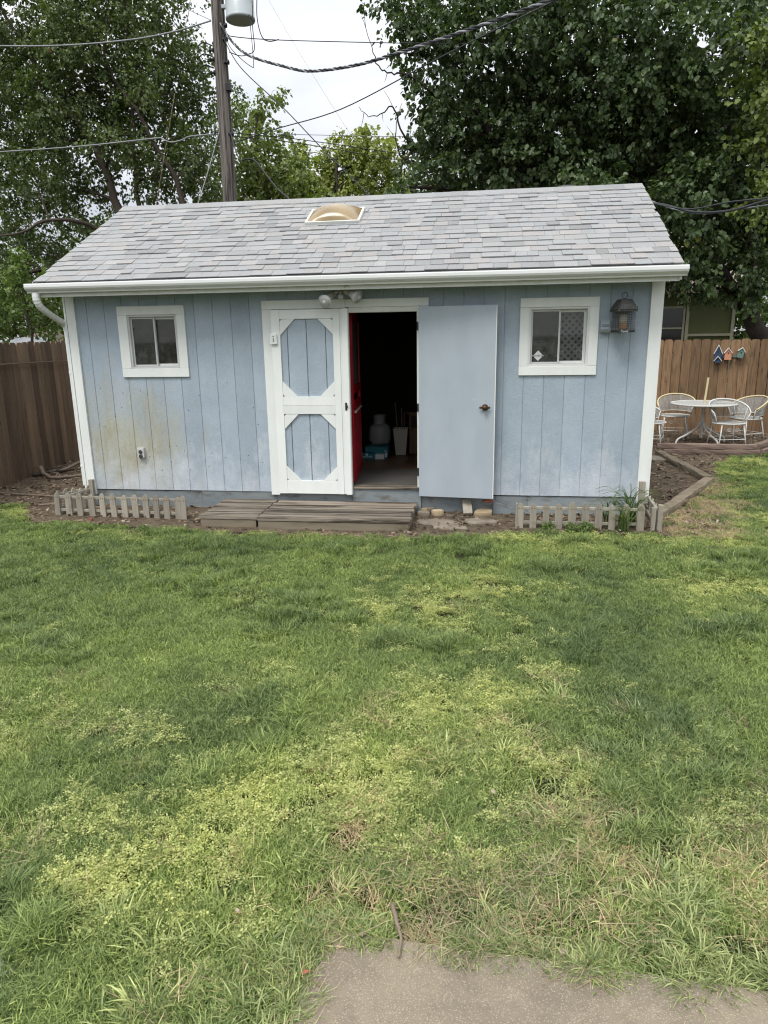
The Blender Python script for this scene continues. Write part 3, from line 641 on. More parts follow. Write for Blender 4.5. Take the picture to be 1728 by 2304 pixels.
for k in range(26):
    X, Z = rnd(-.05, 1.9), rnd(.2, 1.25)
    m = MB(); m.lathe([(.005, 0), (.004, .002)], 7, Matrix.Translation((X, -.0006, Z)) @ Matrix.Rotation(PI/2, 4, 'X')); m.build('nail_head', 'black', front)

# --- flood light under the eave
fl_ = thing('flood_light', 'twin bulb motion flood light fixed under the eave above the door', 'outdoor light', loc=(0, 0, 0))
m = MB(); m.lathe([(.055, 2.186), (.055, 2.13), (.045, 2.118)], 18, Matrix.Translation((2.83, -.12, 0))); m.build('mount', 'lamp_body', fl_, True)
m = MB(); m.tube([(2.83, -.12, 2.13), (2.835, -.14, 2.09), (2.84, -.145, 2.065)], .014, 10); m.box(2.815, 2.865, -.17, -.125, 2.025, 2.067, .008); m.build('sensor', 'lamp_body', fl_)
def lamp(p, d):
    d = Vector(d).normalized(); K = Matrix.Translation(p) @ d.to_track_quat('Z', 'Y').to_matrix().to_4x4() @ Matrix.Scale(1.12, 4)
    m = MB(); m.lathe([(.02, -.13), (.028, -.12), (.028, -.045), (.022, -.04)], 16, K); hd = m.build('lamp_holder', 'lamp_body', fl_, True)
    m = MB(); m.lathe([(.018, -.045), (.03, -.03), (.052, .025), (.061, .045), (.062, .052), (.056, .054)], 22, K); bb = m.build('bulb', 'alu', hd, True)
    m = MB(); m.lathe([(.055, .050), (.052, .058), (.03, .066), (.002, .069)], 22, K); m.build('lens', 'lamp_glass', bb, True)
    m = MB(); m.lathe([(.018, .0675), (.012, .071), (.002, .072)], 12, K); m.build('lens_centre', 'print', bb, True)
    m = MB(); m.tube([(2.83, -.12, 2.125), Vector(p)-d*.12], .012, 8); m.build('arm', 'lamp_body', hd)
lamp((2.715, -.21, 2.022), (-.28, -.85, -.42)); lamp((2.975, -.17, 2.062), (.72, -.35, -.38))

# ------------------------------------------------------------------ bird feeder
bf = thing('bird_feeder', 'square dark caged bird feeder with pewter roof hanging beside the right window', 'bird feeder', loc=(0, 0, 0))
FXc, FYc = 5.59, -.14
Tb = Matrix.Translation((FXc, FYc, 0)) @ Matrix.Rotation(math.radians(14), 4, 'Z')
def fbox(mb, a, b, c, d, e, f, g_=0):
    q = MB(); q.box(a, b, c, d, e, f, g_); mb.add([Tb @ Vector(v) for v in q.v], q.f)
zr0, zr1, zb = 1.855, 1.955, 1.655
m = MB(); hw, ht = .096, .054
V = []
for z, h in ((zr0-.008, hw), (zr0+.006, hw), (zr0+.07, hw*.72), (zr1, ht), (zr1+.008, ht*.8)):
    V += [Tb @ Vector((sx*h, sy*h, z)) for sx, sy in ((-1, -1), (1, -1), (1, 1), (-1, 1))]
F = [(3, 2, 1, 0), (16, 17, 18, 19)]
for k in range(4):
    for j in range(4): F.append((k*4+j, k*4+(j+1) % 4, k*4+4+(j+1) % 4, k*4+4+j))
m.add(V, F); rf_ = m.build('feeder_roof', 'pewter', bf)
for row in range(3):      # roof scales
    for side in range(4):
        for k in range(6-row):
            f = row/3; z = zr0+.010+f*.068; h = hw-(hw-ht)*(f*.9+.1)+.004
            u = (k+.5)/(6-row)*2-1
            base = Matrix.Rotation(side*PI/2, 4, 'Z') @ Matrix.Translation((u*h*.85, -h, z+.012)) @ Matrix.Rotation(-.45, 4, 'X')
            m = MB(); m.tint = rnd(0, 1); m.prism([(-.016, .016), (.016, .016), (.014, -.006), (0, -.018), (-.014, -.006)], 'y', -.003, .003)
            m.v = [tuple(Tb @ base @ Vector(q)) for q in m.v]; m.build('scale', 'pewter', rf_)
m = MB(); fbox(m, -.084, .084, -.084, .084, zb, zb+.024, .004); tray = m.build('tray', 'black', bf)
m = MB()
for side in range(4):
    R_ = Matrix.Rotation(side*PI/2, 4, 'Z')
    for k in range(9):
        u = -.08+k*.02; m.tube([Tb @ R_ @ Vector((u, -.08, zb+.024)), Tb @ R_ @ Vector((u, -.08, zr0-.008))], .0016, 4)
    for k in range(10):
        z = zb+.034+k*.0165; m.tube([Tb @ R_ @ Vector((-.08, -.08, z)), Tb @ R_ @ Vector((.08, -.08, z))], .0016, 4)
m.build('cage', 'pewter', bf)
m = MB(); m.lathe([(.036, zb+.026), (.036, zr0-.01)], 18, Tb); m.build('seed_tube', 'clear', bf, True)
m = MB(); m.lathe([(.034, zb+.0265), (.0375, zb+.035), (.0375, zb+.09), (.032, zb+.094)], 18, Tb); m.build('seed', 'seed', bf, True)
m = MB(); m.tube([Tb @ Vector((.028*math.cos(a), 0, zr1+.04+.028*math.sin(a))) for a in [k*PI/8 for k in range(17)]], .003, 6, False); m.build('hanger_ring', 'black', bf)
m = MB(); m.tube([Tb @ Vector((0, 0, zr1+.068)), Tb @ Vector((0, 0, 2.19))], .0015, 5); m.build('hanger_wire', 'cable_g', bf)
def text_obj(s, size, mat4, mat, parent, name):
    c = bpy.data.curves.new(name, 'FONT'); c.body = s; c.size = size; c.align_x = 'CENTER'; c.extrude = .0004
    o = bpy.data.objects.new(name, c); COL.objects.link(o); o.matrix_world = mat4
    dg = bpy.context.evaluated_depsgraph_get(); me = bpy.data.meshes.new_from_object(o.evaluated_get(dg)); bpy.data.objects.remove(o)
    q = bpy.data.objects.new(name, me); COL.objects.link(q); me.transform(mat4); me.materials.clear(); me.materials.append(M[mat]); q.parent = parent
    a = me.attributes.new('tint', 'FLOAT', 'FACE'); a.data.foreach_set('value', [.5]*len(me.polygons)); return q
text_obj('Cared', .029, Tb @ Matrix.Translation((-.02, -.0855, zb+.002)) @ Matrix.Rotation(PI/2, 4, 'X'), 'print', tray, 'lettering')

# ------------------------------------------------------------------ things inside the shed
tk = thing('propane_tank', 'grey propane tank standing in the dark shed behind the cartons', 'gas tank')
KT = Matrix.Translation((2.85, 2.25, .19))
m = MB(); m.lathe([(.09, 0), (.13, .012), (.152, .05), (.155, .10), (.155, .20), (.148, .245), (.11, .285), (.05, .30)], 24, KT); m.build('tank_body', 'tank', tk, True)
for a0, a1 in ((.15, 2.9), (3.3, 6.1)):
    m = MB(); V = []; F = []
    for k in range(9):
        a = a0+(a1-a0)*k/8
        for r in (.078, .083):
            for z in (.29, .41): V.append(KT @ Vector((r*math.cos(a), r*math.sin(a), z)))
    for k in range(8):
        b_ = k*4; F += [(b_, b_+4, b_+5, b_+1), (b_+2, b_+3, b_+7, b_+6), (b_+1, b_+5, b_+7, b_+3), (b_, b_+2, b_+6, b_+4)]
    m.add(V, F); m.build('collar', 'tank', tk)
m = MB(); m.lathe([(.02, .29), (.02, .34), (.03, .345), (.03, .37)], 12, KT); m.build('valve', 'bronze', tk)
m = MB(); m.lathe([(.11, -.12), (.12, -.118), (.12, .0), (.11, .005)], 20, KT); m.build('foot_ring', 'black', tk)
cb = thing('teal_carton', 'teal carton with white lettering on the shed floor in front of the tank', 'carton')
m = MB(); m.box(2.72, 3.02, 1.80, 2.02, .0715, .225, .003); m.build('carton_body', 'teal', cb)
m = MB(); m.box(2.985, 3.01, 1.7985, 1.7998, .09, .15, 0); m.box(2.978, 3.0, 1.7985, 1.7998, .165, .178); m.build('carton_print', 'print', cb)
cb2 = thing('low_carton', 'low dark teal carton with white wave print beside the red screen door', 'carton')
m = MB(); m.box(2.66, 2.86, 1.70, 1.795, .0715, .155, .003); m.build('carton_body', 'teal', cb2)
m = MB()
for k in range(7): m.box(2.70+k*.019, 2.713+k*.019, 1.6985, 1.6998, .10, .112+.006*(k % 3))
m.lathe([(.017, 0), (.017, .0012)], 12, Matrix.Translation((2.755, 1.6995, .135)) @ Matrix.Rotation(PI/2, 4, 'X')); m.build('carton_print', 'print', cb2)
m = MB(); m.box(2.865, 2.985, 1.715, 1.79, .0715, .14, .003); tag(m.build('white_box', 'print'), 'small white box standing against the teal carton', 'box')
tc_ = thing('waste_basket', 'cream tapered waste basket standing inside the shed by the cabinet', 'waste basket')
m = MB(); V = []
for z, hx, hy in ((.0715, .068, .06), (.43, .098, .085), (.43, .092, .079), (.09, .062, .054)):
    V += [(3.165+sx*hx, 2.12+sy*hy, z) for sx, sy in ((-1, -1), (1, -1), (1, 1), (-1, 1))]
F = [(3, 2, 1, 0)]
for k in range(3):
    for j in range(4): F.append((k*4+j, k*4+(j+1) % 4, k*4+4+(j+1) % 4, k*4+4+j))
F.append((12, 13, 14, 15)); m.add(V, F); m.build('bin_body', 'cream', tc_)
m = MB()
for a, b, c, d in ((-.104, .104, -.091, -.086), (-.104, .104, .086, .091), (-.104, -.099, -.085, .085), (.099, .104, -.085, .085)): m.box(3.165+a, 3.165+b, 2.12+c, 2.12+d, .42, .436)
m.build('rim', 'cream', tc_)
for k, (dx, dy, hh) in enumerate(((-.03, .0, .78), (.02, .02, .7), (.05, -.02, .66))):
    m = MB(); m.tube([(3.165+dx, 2.12+dy, .1), (3.165+dx*1.6-.03, 2.13+dy*2, hh)], .007, 6); tag(m.build('garden_cane', 'stick'), ['longest thin cane standing in the cream waste basket', 'middle thin cane standing in the cream waste basket', 'shortest thin cane standing in the cream waste basket'][k], 'cane')
cbn = thing('wood_cabinet', 'brown wooden cabinet with panel door inside the shed at the right', 'cabinet')
m = MB(); m.box(3.275, 3.85, 2.16, 2.62, .0715, .62, .004); m.build('cabinet_body', 'cab', cbn)
m = MB(); m.box(3.245, 3.88, 2.13, 2.65, .6205, .65, .005); m.build('cabinet_top', 'cab', cbn)
m = MB(); m.box(3.30, 3.56, 2.142, 2.1595, .10, .40, .003); cd_ = m.build('cabinet_door', 'cab', cbn)
m = MB(); m.box(3.335, 3.525, 2.134, 2.1415, .135, .365, .003); m.build('door_panel', 'cab', cd_)
m = MB(); m.box(3.30, 3.83, 2.150, 2.1595, .43, .60, .003); m.build('drawer', 'dark_wood', cbn)

# ------------------------------------------------------------------ wooden steps
def platform(name, label, x0, x1, y0, y1, ztop, nb, tb=0, ta=1):
    t = thing(name, label, 'wooden step', 'wooden steps in front of the shed door')
    bw = (y1-y0)/nb
    for k in range(nb):
        m = MB(); m.tint = rnd(tb, ta); e0, e1 = rnd(-.012, .012), rnd(-.012, .012); dz = rnd(-.008, .002)
        P = [(x0+e0, y0+k*bw+.007), (x1+e1, y0+k*bw+.007), (x1+e1+rnd(-.004, .004), y0+(k+1)*bw-.005), (x0+e0, y0+(k+1)*bw-.005)]
        m.prism(P, 'z', ztop-.036+dz, ztop-.004+dz)
        c = .004; V = [Vector((p, q, ztop-.004+dz)) for p, q in P]; ctr = sum(V, Vector())/4
        m.add([v for v in V]+[Vector((v.x+(c if v.x < ctr.x else -c), v.y+(c if v.y < ctr.y else -c), ztop+dz)) for v in V], [(0, 1, 5, 4), (1, 2, 6, 5), (2, 3, 7, 6), (3, 0, 4, 7), (4, 5, 6, 7)])
        m.build('deck_board', 'deck', t)
    m = MB(); m.tint = rnd(); m.box(x0+.012, x1-.012, y0+.014, y0+.05, GZ-.02, ztop-.042, .004); m.build('fascia_board', 'deck_front', t)
    for xx in (x0+.012, x1-.047):
        m = MB(); m.tint = rnd(); m.box(xx, xx+.035, y0+.052, y1-.01, GZ-.02, ztop-.042, .004); m.build('side_board', 'deck_front', t)
    return t
platform('wooden_platform', 'narrow dark weathered board step left of the shed door', 1.437, 2.040, -.80, -.035, -.078, 6, .05, .55)
platform('wooden_platform', 'wide weathered board step in front of the shed doors', 2.052, 3.590, -.835, -.035, -.078, 6)

# stones, block and debris right of the steps
def stone(name, label, x, y, sx, sy, h, rz, mat='stone', tilt=0, z=GZ, cat='stone', grp='stones beside the wooden step', n=9):
    rr = random.Random(int(abs(x*1000)+abs(y*777)))
    P = [(math.cos(a)*sx/2*rr.uniform(.82, 1.12), math.sin(a)*sy/2*rr.uniform(.82, 1.12)) for a in [2*PI*k/n+rr.uniform(-.15, .15) for k in range(n)]]
    K = Matrix.Translation((x, y, z)) @ Matrix.Rotation(rz, 4, 'Z') @ Matrix.Rotation(tilt, 4, 'X')
    m = MB(); m.tint = rr.random(); V = []
    for hz, f in ((-.01, .97), (h*.55, 1.0), (h*.92, .95), (h, .86)): V += [K @ Vector((p*f, q*f, hz+rr.uniform(-.004, .004))) for p, q in P]
    F = [tuple(range(n-1, -1, -1)), tuple(range(3*n, 4*n))]
    for k in range(3):
        for j in range(n): F.append((k*n+j, k*n+(j+1) % n, (k+1)*n+(j+1) % n, (k+1)*n+j))
    m.add(V, F); return tag(m.build(name, mat), label, cat, grp)
stone('flat_stone', 'tan stone lying nearest the shed wall right of the step', 3.70, -.03, .15, .09, .05, .1)
stone('flat_stone', 'small grey stone against the shed skirt under the blue door', 3.74, .0-.055, .10, .05, .03, .4, 'stone_g', z=GZ+.03)
stone('flat_stone', 'pale grey stone touching the right edge of the wide step', 3.67, -.17, .15, .08, .045, -.1, 'stone_g')
stone('flat_stone', 'orange tan stone between the pale stone and the wooden block', 3.815, -.125, .14, .10, .055, .05)
stone('flat_stone', 'small brown stone in the soil in front of the orange tan stone', 3.955, -.27, .10, .06, .04, .2, 'stone_g')
stone('flat_stone', 'large yellow sandstone slab under the free end of the blue door', 4.30, -.10, .21, .16, .055, .25, 'stone', .12)
stone('flagstone', 'long flat grey flagstone along the ground right of the wide step', 3.84, -.50, .46, .26, .03, -.08, 'stone_g', n=11)
stone('flagstone', 'smaller grey flagstone right of the long flagstone', 4.26, -.43, .36, .20, .035, .15, 'stone_g', n=10)
stone('flagstone', 'thin brown flagstone at the grass edge in front of the long flagstone', 3.98, -.66, .40, .12, .02, .05, 'stone_g', n=10)
m = MB(); K = Matrix.Translation((4.125, -.075, -.115)) @ Matrix.Rotation(math.radians(8), 4, 'Z') @ Matrix.Rotation(math.radians(-52), 4, 'X'); m.obox(K, .095, .036, .20, .004)
tag(m.build('wooden_block', 'old_wood'), 'short weathered board propped under the open blue door', 'wood block')
m = MB(); m.lathe([(.03, -.018), (.055, -.010), (.062, .004), (.058, .006), (.04, -.004)], 16, Matrix.Translation((4.345, -.075, -.045)) @ Matrix.Scale(.7, 4, (0, 1, 0))); tag(m.build('red_dish', 'brick_red', None, True), 'small red clay dish wedged below the corner of the blue door', 'dish')
m = MB(); m.prism([(4.40, -.06), (4.78, -.19), (4.78, -.215), (4.40, -.215)], 'y', -.035, -.012); tag(m.build('sloping_board', 'skirt'), 'blue grey board sloping along the skirt right of the blue door', 'board')

# ------------------------------------------------------------------ picket borders
def picket_border(label, pts, hs=.255, rails=(.06, .205), tilt=.02, mat='old_wood', wd=.066):
    t = thing('picket_border', label, 'picket border', 'low picket borders around the shed')
    P = [Vector((x, y, 0)) for x, y in pts]
    d = (P[-1]-P[0]).normalized(); ang = math.atan2(d.y, d.x)
    for p in P:
        m = MB(); m.tint = rnd(); h = hs+rnd(-.012, .012); a = wd/2+rnd(-.003, .003)
        m.prism([(-a, -.02), (a, -.02), (a, h-.04), (a*.55, h-.012), (0, h), (-a*.55, h-.012), (-a, h-.04)], 'y', -.018, -.002)
        K = Matrix.Translation((p.x, p.y, GZ)) @ Matrix.Rotation(ang, 4, 'Z') @ Matrix.Rotation(rnd(-tilt, tilt), 4, 'Y') @ Matrix.Rotation(rnd(-.03, .03), 4, 'X')
        m.v = [tuple(K @ Vector(q)) for q in m.v]; pk = m.build('picket', mat, t)
        for sx in (-.014, .014):
            m = MB(); m.lathe([(.0045, 0), (.0045, .002)], 6, K @ Matrix.Translation((sx, -.0185, rails[1])) @ Matrix.Rotation(PI/2, 4, 'X')); m.build('nail', 'black', pk)
    for z in rails:
        m = MB(); m.tint = rnd(); c = (P[0]+P[-1])/2; ln = (P[-1]-P[0]).length
        m.obox(Matrix.Translation((c.x, c.y, GZ+z)) @ Matrix.Rotation(ang, 4, 'Z') @ Matrix.Translation((0, .010, 0)), ln+.05, .022, .030, .003); m.build('rail', mat, t)
    return t
lx = [-.335, -.195, -.06, .085, .215, .345, .475, .60, .725, .845, .965, 1.092, 1.150]
tl = picket_border('weathered low picket border in front of the stained left wall', [(x, -.455-.07*(x+.33)/1.5) for x in lx])
ts = picket_border('short picket return running back to the left corner of the shed', [(-.385+.19*k/4, -.36+.30*k/4) for k in range(5)], hs=.25, wd=.056)
m = MB(); m.tint = .4; m.box(-.175, -.130, -.075, -.03, GZ-.02, .12, .003); m.build('post', 'old_wood', ts)
m = MB(); m.tint = .3; m.obox(Matrix.Translation((-.26, -.21, GZ+.185)) @ Matrix.Rotation(math.atan2(.30, .19), 4, 'Z') @ Matrix.Rotation(-.12, 4, 'Y'), .42, .018, .035, .003); m.build('brace', 'old_wood', ts)
rx = [4.655, 4.78, 4.90, 5.025, 5.15, 5.275, 5.40, 5.525, 5.655, 5.79]
tr_ = picket_border('weathered low picket border in front of the right window wall', [(x, -.575) for x in rx], hs=.265)
m = MB(); m.tint = .5; m.box(4.610, 4.627, -.60, -.555, GZ-.02, .055, .003); m.build('end_post', 'old_wood', tr_)
picket_border('short picket return beside the right corner of the shed', [(5.95, -.50), (5.962, -.38), (5.972, -.26), (5.98, -.14), (5.985, -.02)], hs=.22)
tp = MB(); tp.tint = .2; tp.box(5.885, 5.925, -.60, -.56, GZ-.02, .035, .004); tp.build('end_post', 'old_wood', tr_)
tp = MB(); tp.tint = .6; tp.box(5.942, 5.985, -.615, -.57, GZ-.02, .065, .004); tp.build('end_post', 'old_wood', tr_)
m = MB(); m.tint = .6; m.box(5.87, 5.925, -.085, -.04, GZ-.02, .18, .003); tag(m.build('wooden_stake', 'old_wood'), 'grey wooden stake against the right corner board of the shed', 'stake')

# ------------------------------------------------------------------ landscape timbers
def timber(label, a, b, w=.11, h=.085, z=GZ, mat='timber', half=True):
    a, b = Vector((*a, 0)), Vector((*b, 0)); d = b-a; ln = d.length; ang = math.atan2(d.y, d.x)
    n = 14; m = MB(); m.tint = rnd(); V = []; F = []; prof = []
    for k in range(10):
        t = 2*PI*k/10; cx, cy = math.cos(t), math.sin(t); prof.append((math.copysign(abs(cx)**.38, cx)*w/2, math.copysign(abs(cy)**.38, cy)*h/2+h/2))
    for i in range(n+1):
        for p, q in prof:
            V.append(Matrix.Translation((a.x, a.y, z)) @ Matrix.Rotation(ang, 4, 'Z') @ Vector((ln*i/n, p+rnd(-.006, .006), q+rnd(-.006, .006))))
    for i in range(n):
        for j in range(10): F.append((i*10+j, i*10+(j+1) % 10, (i+1)*10+(j+1) % 10, (i+1)*10+j))
    F += [tuple(range(9, -1, -1)), tuple(range(n*10, n*10+10))]; m.add(V, F)
    return tag(m.build('landscape_timber', mat), label, 'timber', 'landscape timbers edging the beds')
timber('old grey timber running back from the right corner of the shed to the bend', (6.08, -.10), (7.08, 1.72), .12)
timber('mossy timber from the bend back to the patio bed corner', (7.10, 1.80), (6.96, 3.80), .12)
timber('upper reddish timber edging the patio bed in front of the chairs', (6.96, 3.98), (8.40, 3.93), .10, .085, GZ+.082, 'timber_r')
timber('lower reddish timber under the one in front of the chairs', (7.05, 3.95), (8.44, 3.90), .10, .085, GZ, 'timber_r')
timber('upper reddish timber slanting away at the right edge of the patio bed', (8.43, 3.96), (9.7, 5.75), .10, .085, GZ+.082, 'timber_r')
timber('lower reddish timber under the slanting one at the right edge', (8.46, 3.92), (9.75, 5.72), .10, .085, GZ, 'timber_r')
m = MB(); m.box(6.15, 6.95, 3.25, 3.62, GZ-.03, GZ+.035, .008); tag(m.build('stepping_slab', 'stone_g'), 'flat pale slab lying behind the right corner of the shed', 'paving slab')

# ------------------------------------------------------------------ board fences
def board_fence(label, a, b, ztop, mat, pitch=.158, rail_side=1, jit=.008):
    t = thing('board_fence', label, 'fence', 'wooden board fences around the yard')
    a, b = Vector((*a, 0)), Vector((*b, 0)); d = (b-a); n = int(d.length/pitch); ang = math.atan2(d.y, d.x); d.normalize()
    for k in range(n):
        p = a+d*(k+.5)*pitch; w_ = pitch*.935; h = ztop-GZ+rnd(-jit, jit); c = .034; m = MB(); m.tint = rnd()
        m.prism([(-w_/2, -.03), (w_/2, -.03), (w_/2, h-c), (w_/2-c*.35, h-c*.35), (w_/2-c, h), (-w_/2+c, h), (-w_/2+c*.35, h-c*.35), (-w_/2, h-c)], 'y', -.009, .009)
        K = Matrix.Translation((p.x, p.y, GZ)) @ Matrix.Rotation(ang, 4, 'Z') @ Matrix.Rotation(rnd(-.004, .004), 4, 'Y') @ Matrix.Translation((0, rnd(-.004, .004), 0))
        m.v = [tuple(K @ Vector(q)) for q in m.v]; m.build('fence_board', mat, t)
    nd = Vector((-d.y, d.x, 0))*rail_side; ln = n*pitch; c = a+d*ln/2
    for z in (.35, .95, 1.5):
        m = MB(); m.obox(Matrix.Translation((c.x+nd.x*.035, c.y+nd.y*.035, GZ+z)) @ Matrix.Rotation(ang, 4, 'Z'), ln, .038, .085, .004); m.build('rail', mat, t)
    for k in range(int(ln/2.4)+1):
        p = a+d*min(k*2.4+.3, ln)+nd*.10; m = MB(); m.box(p.x-.045, p.x+.045, p.y-.045, p.y+.045, GZ-.05, ztop-.12, .005); m.build('post', mat, t)
    return t
board_fence('dark brown board fence left of the shed', (-1.78, -.9), (-2.62, 6.1), 1.655, 'fence_l', .163, 1)
board_fence('warm cedar board fence behind the patio chairs at the right', (5.1, 7.52), (12.6, 5.57), 1.50, 'fence_r', .163, 1)
m = MB(); m.tube(smooth_path([(-1.86, -.1, 1.385), (-1.96, .9, 1.375), (-2.08, 2.0, 1.37), (-2.19, 3.0, 1.355), (-2.35, 4.4, 1.35)], 4), .010, 6); tag(m.build('fence_rod', 'fence_l'), 'thin rusty rod running along the top of the dark left fence', 'rod')

# bird houses on the cedar fence
bh = thing('birdhouse_row', 'row of three small painted bird houses on the cedar fence', 'bird house')
def fence_pt(x): return 7.52-(x-5.1)*(1.95/7.5)-.012
FA = math.atan2(-1.95, 7.5)
def bhouse(x, z, w_, h, rh, mat, holes, lean=0):
    K = Matrix.Translation((x, fence_pt(x)-.07, z)) @ Matrix.Rotation(FA, 4, 'Z') @ Matrix.Rotation(lean, 4, 'Y')
    m = MB(); m.prism([(-w_/2, 0), (w_/2, 0), (w_/2, h), (0, h+rh), (-w_/2, h)], 'y', -.05, .05); m.v = [tuple(K @ Vector(q)) for q in m.v]; o = m.build('house_body', mat, bh)
    for s in (-1, 1):
        ln = math.hypot(w_/2, rh)+.025; a = math.atan2(rh, w_/2)
        m = MB(); m.obox(K @ Matrix.Translation((s*(w_/4+.004), -.005, h+rh/2+.006)) @ Matrix.Rotation(s*a, 4, 'Y'), ln, .13, .012, .002); m.build('house_roof', 'bh_roof', o)
    for hz in holes:
        m = MB(); m.lathe([(.014, 0), (.014, .002)], 12, K @ Matrix.Translation((0, -.0505, hz)) @ Matrix.Rotation(PI/2, 4, 'X')); m.build('entrance_hole', 'black', o)
bhouse(8.515, 1.12, .125, .125, .14, 'bh_blue', (.16,)); bhouse(8.518, 1.085, .11, .03, .07, 'bh_blue', ())
bhouse(8.675, 1.135, .115, .12, .075, 'bh_pink', (.12,)); bhouse(8.86, 1.17, .10, .115, .055, 'bh_green', (.09,), .22)
m = MB(); m.obox(Matrix.Translation((8.69, fence_pt(8.69)-.02, 1.19)) @ Matrix.Rotation(FA, 4, 'Z'), .42, .016, .03); m.build('mounting_bar', 'bh_green', bh)

# ------------------------------------------------------------------ patio set
tb = thing('patio_table', 'round white iron patio table with cream umbrella pole', 'table', loc=(7.93, 5.12, GZ))
TZ = .68
m = MB(); m.lathe([(.515, TZ-.02), (.52, TZ-.012), (.52, TZ+.002), (.512, TZ+.006), (.49, TZ+.004), (.49, TZ-.015)], 48); m.build('table_rim', 'metal_w', tb, True)
m = MB(); m.lathe([(.49, TZ-.006), (.49, TZ+.001)], 40); m.build('table_top', 'mesh_g', tb)
m = MB(); m.tube([(0, 0, .1), (0, 0, TZ-.01)], .024, 12); m.build('column', 'metal_w', tb)
for k in range(4):
    a = math.radians(20+90*k); c, s = math.cos(a), math.sin(a)
    m = MB(); m.tube(smooth_path([(c*.03, s*.03, .36), (c*.10, s*.10, .26), (c*.28, s*.28, .155), (c*.41, s*.41, .10), (c*.455, s*.455, .05), (c*.46, s*.46, .0)], 5), .016, 8); m.build('leg', 'metal_w', tb, True)
m = MB(); m.tube([(0, 0, TZ-.22), (.012, 0, TZ+.05)], .021, 12); m.tube([(.012, 0, TZ+.05), (.035, .0, 1.10)], .017, 12); m.build('umbrella_pole', 'metal_y', tb)
def chair(label, x, y, rz, rim='metal_w'):
    """barrel chair of wire mesh, facing -Y before rotation"""
    t = thing('patio_chair', label, 'chair', 'wire mesh patio chairs', (x, y, GZ), rz)
    SH, R0, R1, BH = .40, .245, .30, .76
    # seat: ring and slats
    m = MB(); m.tube([(R0*math.cos(a)*1.02, R0*math.sin(a), SH) for a in [2*PI*k/28 for k in range(29)]], .011, 8, False); seat = m.build('seat', 'metal_w', t, True)
    m = MB()
    for k in range(-11, 12):
        u = k*.021; h = math.sqrt(max(R0**2-u*u, 0)); m.tube([(u, -h, SH+.004), (u, 0, SH-.006), (u, h, SH+.004)], .0045, 4)
    for k in range(-4, 5):
        u = k*.05; h = math.sqrt(max(R0**2-u*u, 0)); m.tube([(-h, u, SH+.002), (h, u, SH+.002)], .004, 4)
    m.build('seat_mesh', 'mesh_g', seat)
    # barrel back
    A0, A1 = math.radians(-22), math.radians(202)
    def bp(f, v):
        a = A0+(A1-A0)*f; r = R0+(R1-R0)*v; dip = (abs(f-.5)*2)**2*.20
        return Vector((r*math.cos(a)*1.04, r*math.sin(a), SH+.03+(BH-SH-.03-dip)*v))
    m = MB(); m.tube([bp(k/32, 1) for k in range(33)], .0125, 8); back = m.build('back_rim', rim, t, True)
    m = MB(); m.tube([bp(k/32, 1)+Vector((0, 0, -.032)) for k in range(33)], .005, 6); m.build('inner_rim', rim, back, True)
    m = MB()
    for k in range(0, 49): m.tube([bp(k/48, .12), bp(k/48, .55), bp(k/48, .96)], .0034, 3)
    for k in range(0, 17): m.tube([bp(j/24, .12+.84*k/16) for j in range(25)], .0034, 3)
    m.build('back_mesh', 'mesh_g', t)
    m = MB(); m.tube([bp(k/32, .12) for k in range(33)], .007, 6); m.build('back_hoop', 'metal_w', t, True)
    for f in (0, .12, .88, 1):
        m = MB(); b0 = bp(f, 0); m.tube([bp(f, 1), bp(f, .3), Vector((b0.x*.98, b0.y*.98, SH))], .009, 6); m.build('upright', 'metal_w', t, True)
    for sx, sy in ((-1, -1), (1, -1), (-1, 1), (1, 1)):
        m = MB(); m.tube([(sx*.17, sy*.16, SH), (sx*.225, sy*.22, .0)], .0105, 8); m.build('leg', 'metal_w', t, True)
    for z, q in ((.15, .205),):
        for s in (-1, 1):
            m = MB(); m.tube([(s*q, -q, z), (s*q, q, z)], .006, 6); m.build('stretcher', 'metal_w', t)
            m = MB(); m.tube([(-q, s*q, z), (q, s*q, z)], .006, 6); m.build('stretcher', 'metal_w', t)
    for s in (-1, 1):      # scrolls under the seat front
        m = MB(); m.tube([(s*.06+.04*(1-k/40)*math.cos(k*.32), -.19, SH-.10+.04*(1-k/40)*math.sin(k*.32)) for k in range(34)], .004, 5); m.build('scroll', 'metal_w', t)
    return t
chair('white wire patio chair nearest the camera in front of the table', 8.22, 4.72, math.radians(8))
chair('white wire patio chair half hidden behind the shed corner', 7.02, 4.80, math.radians(70))
chair('cream rimmed wire patio chair behind the table at the left', 7.66, 5.78, math.radians(-12), 'metal_y')
chair('cream rimmed wire patio chair behind the table at the right', 8.72, 5.40, math.radians(-62), 'metal_y')

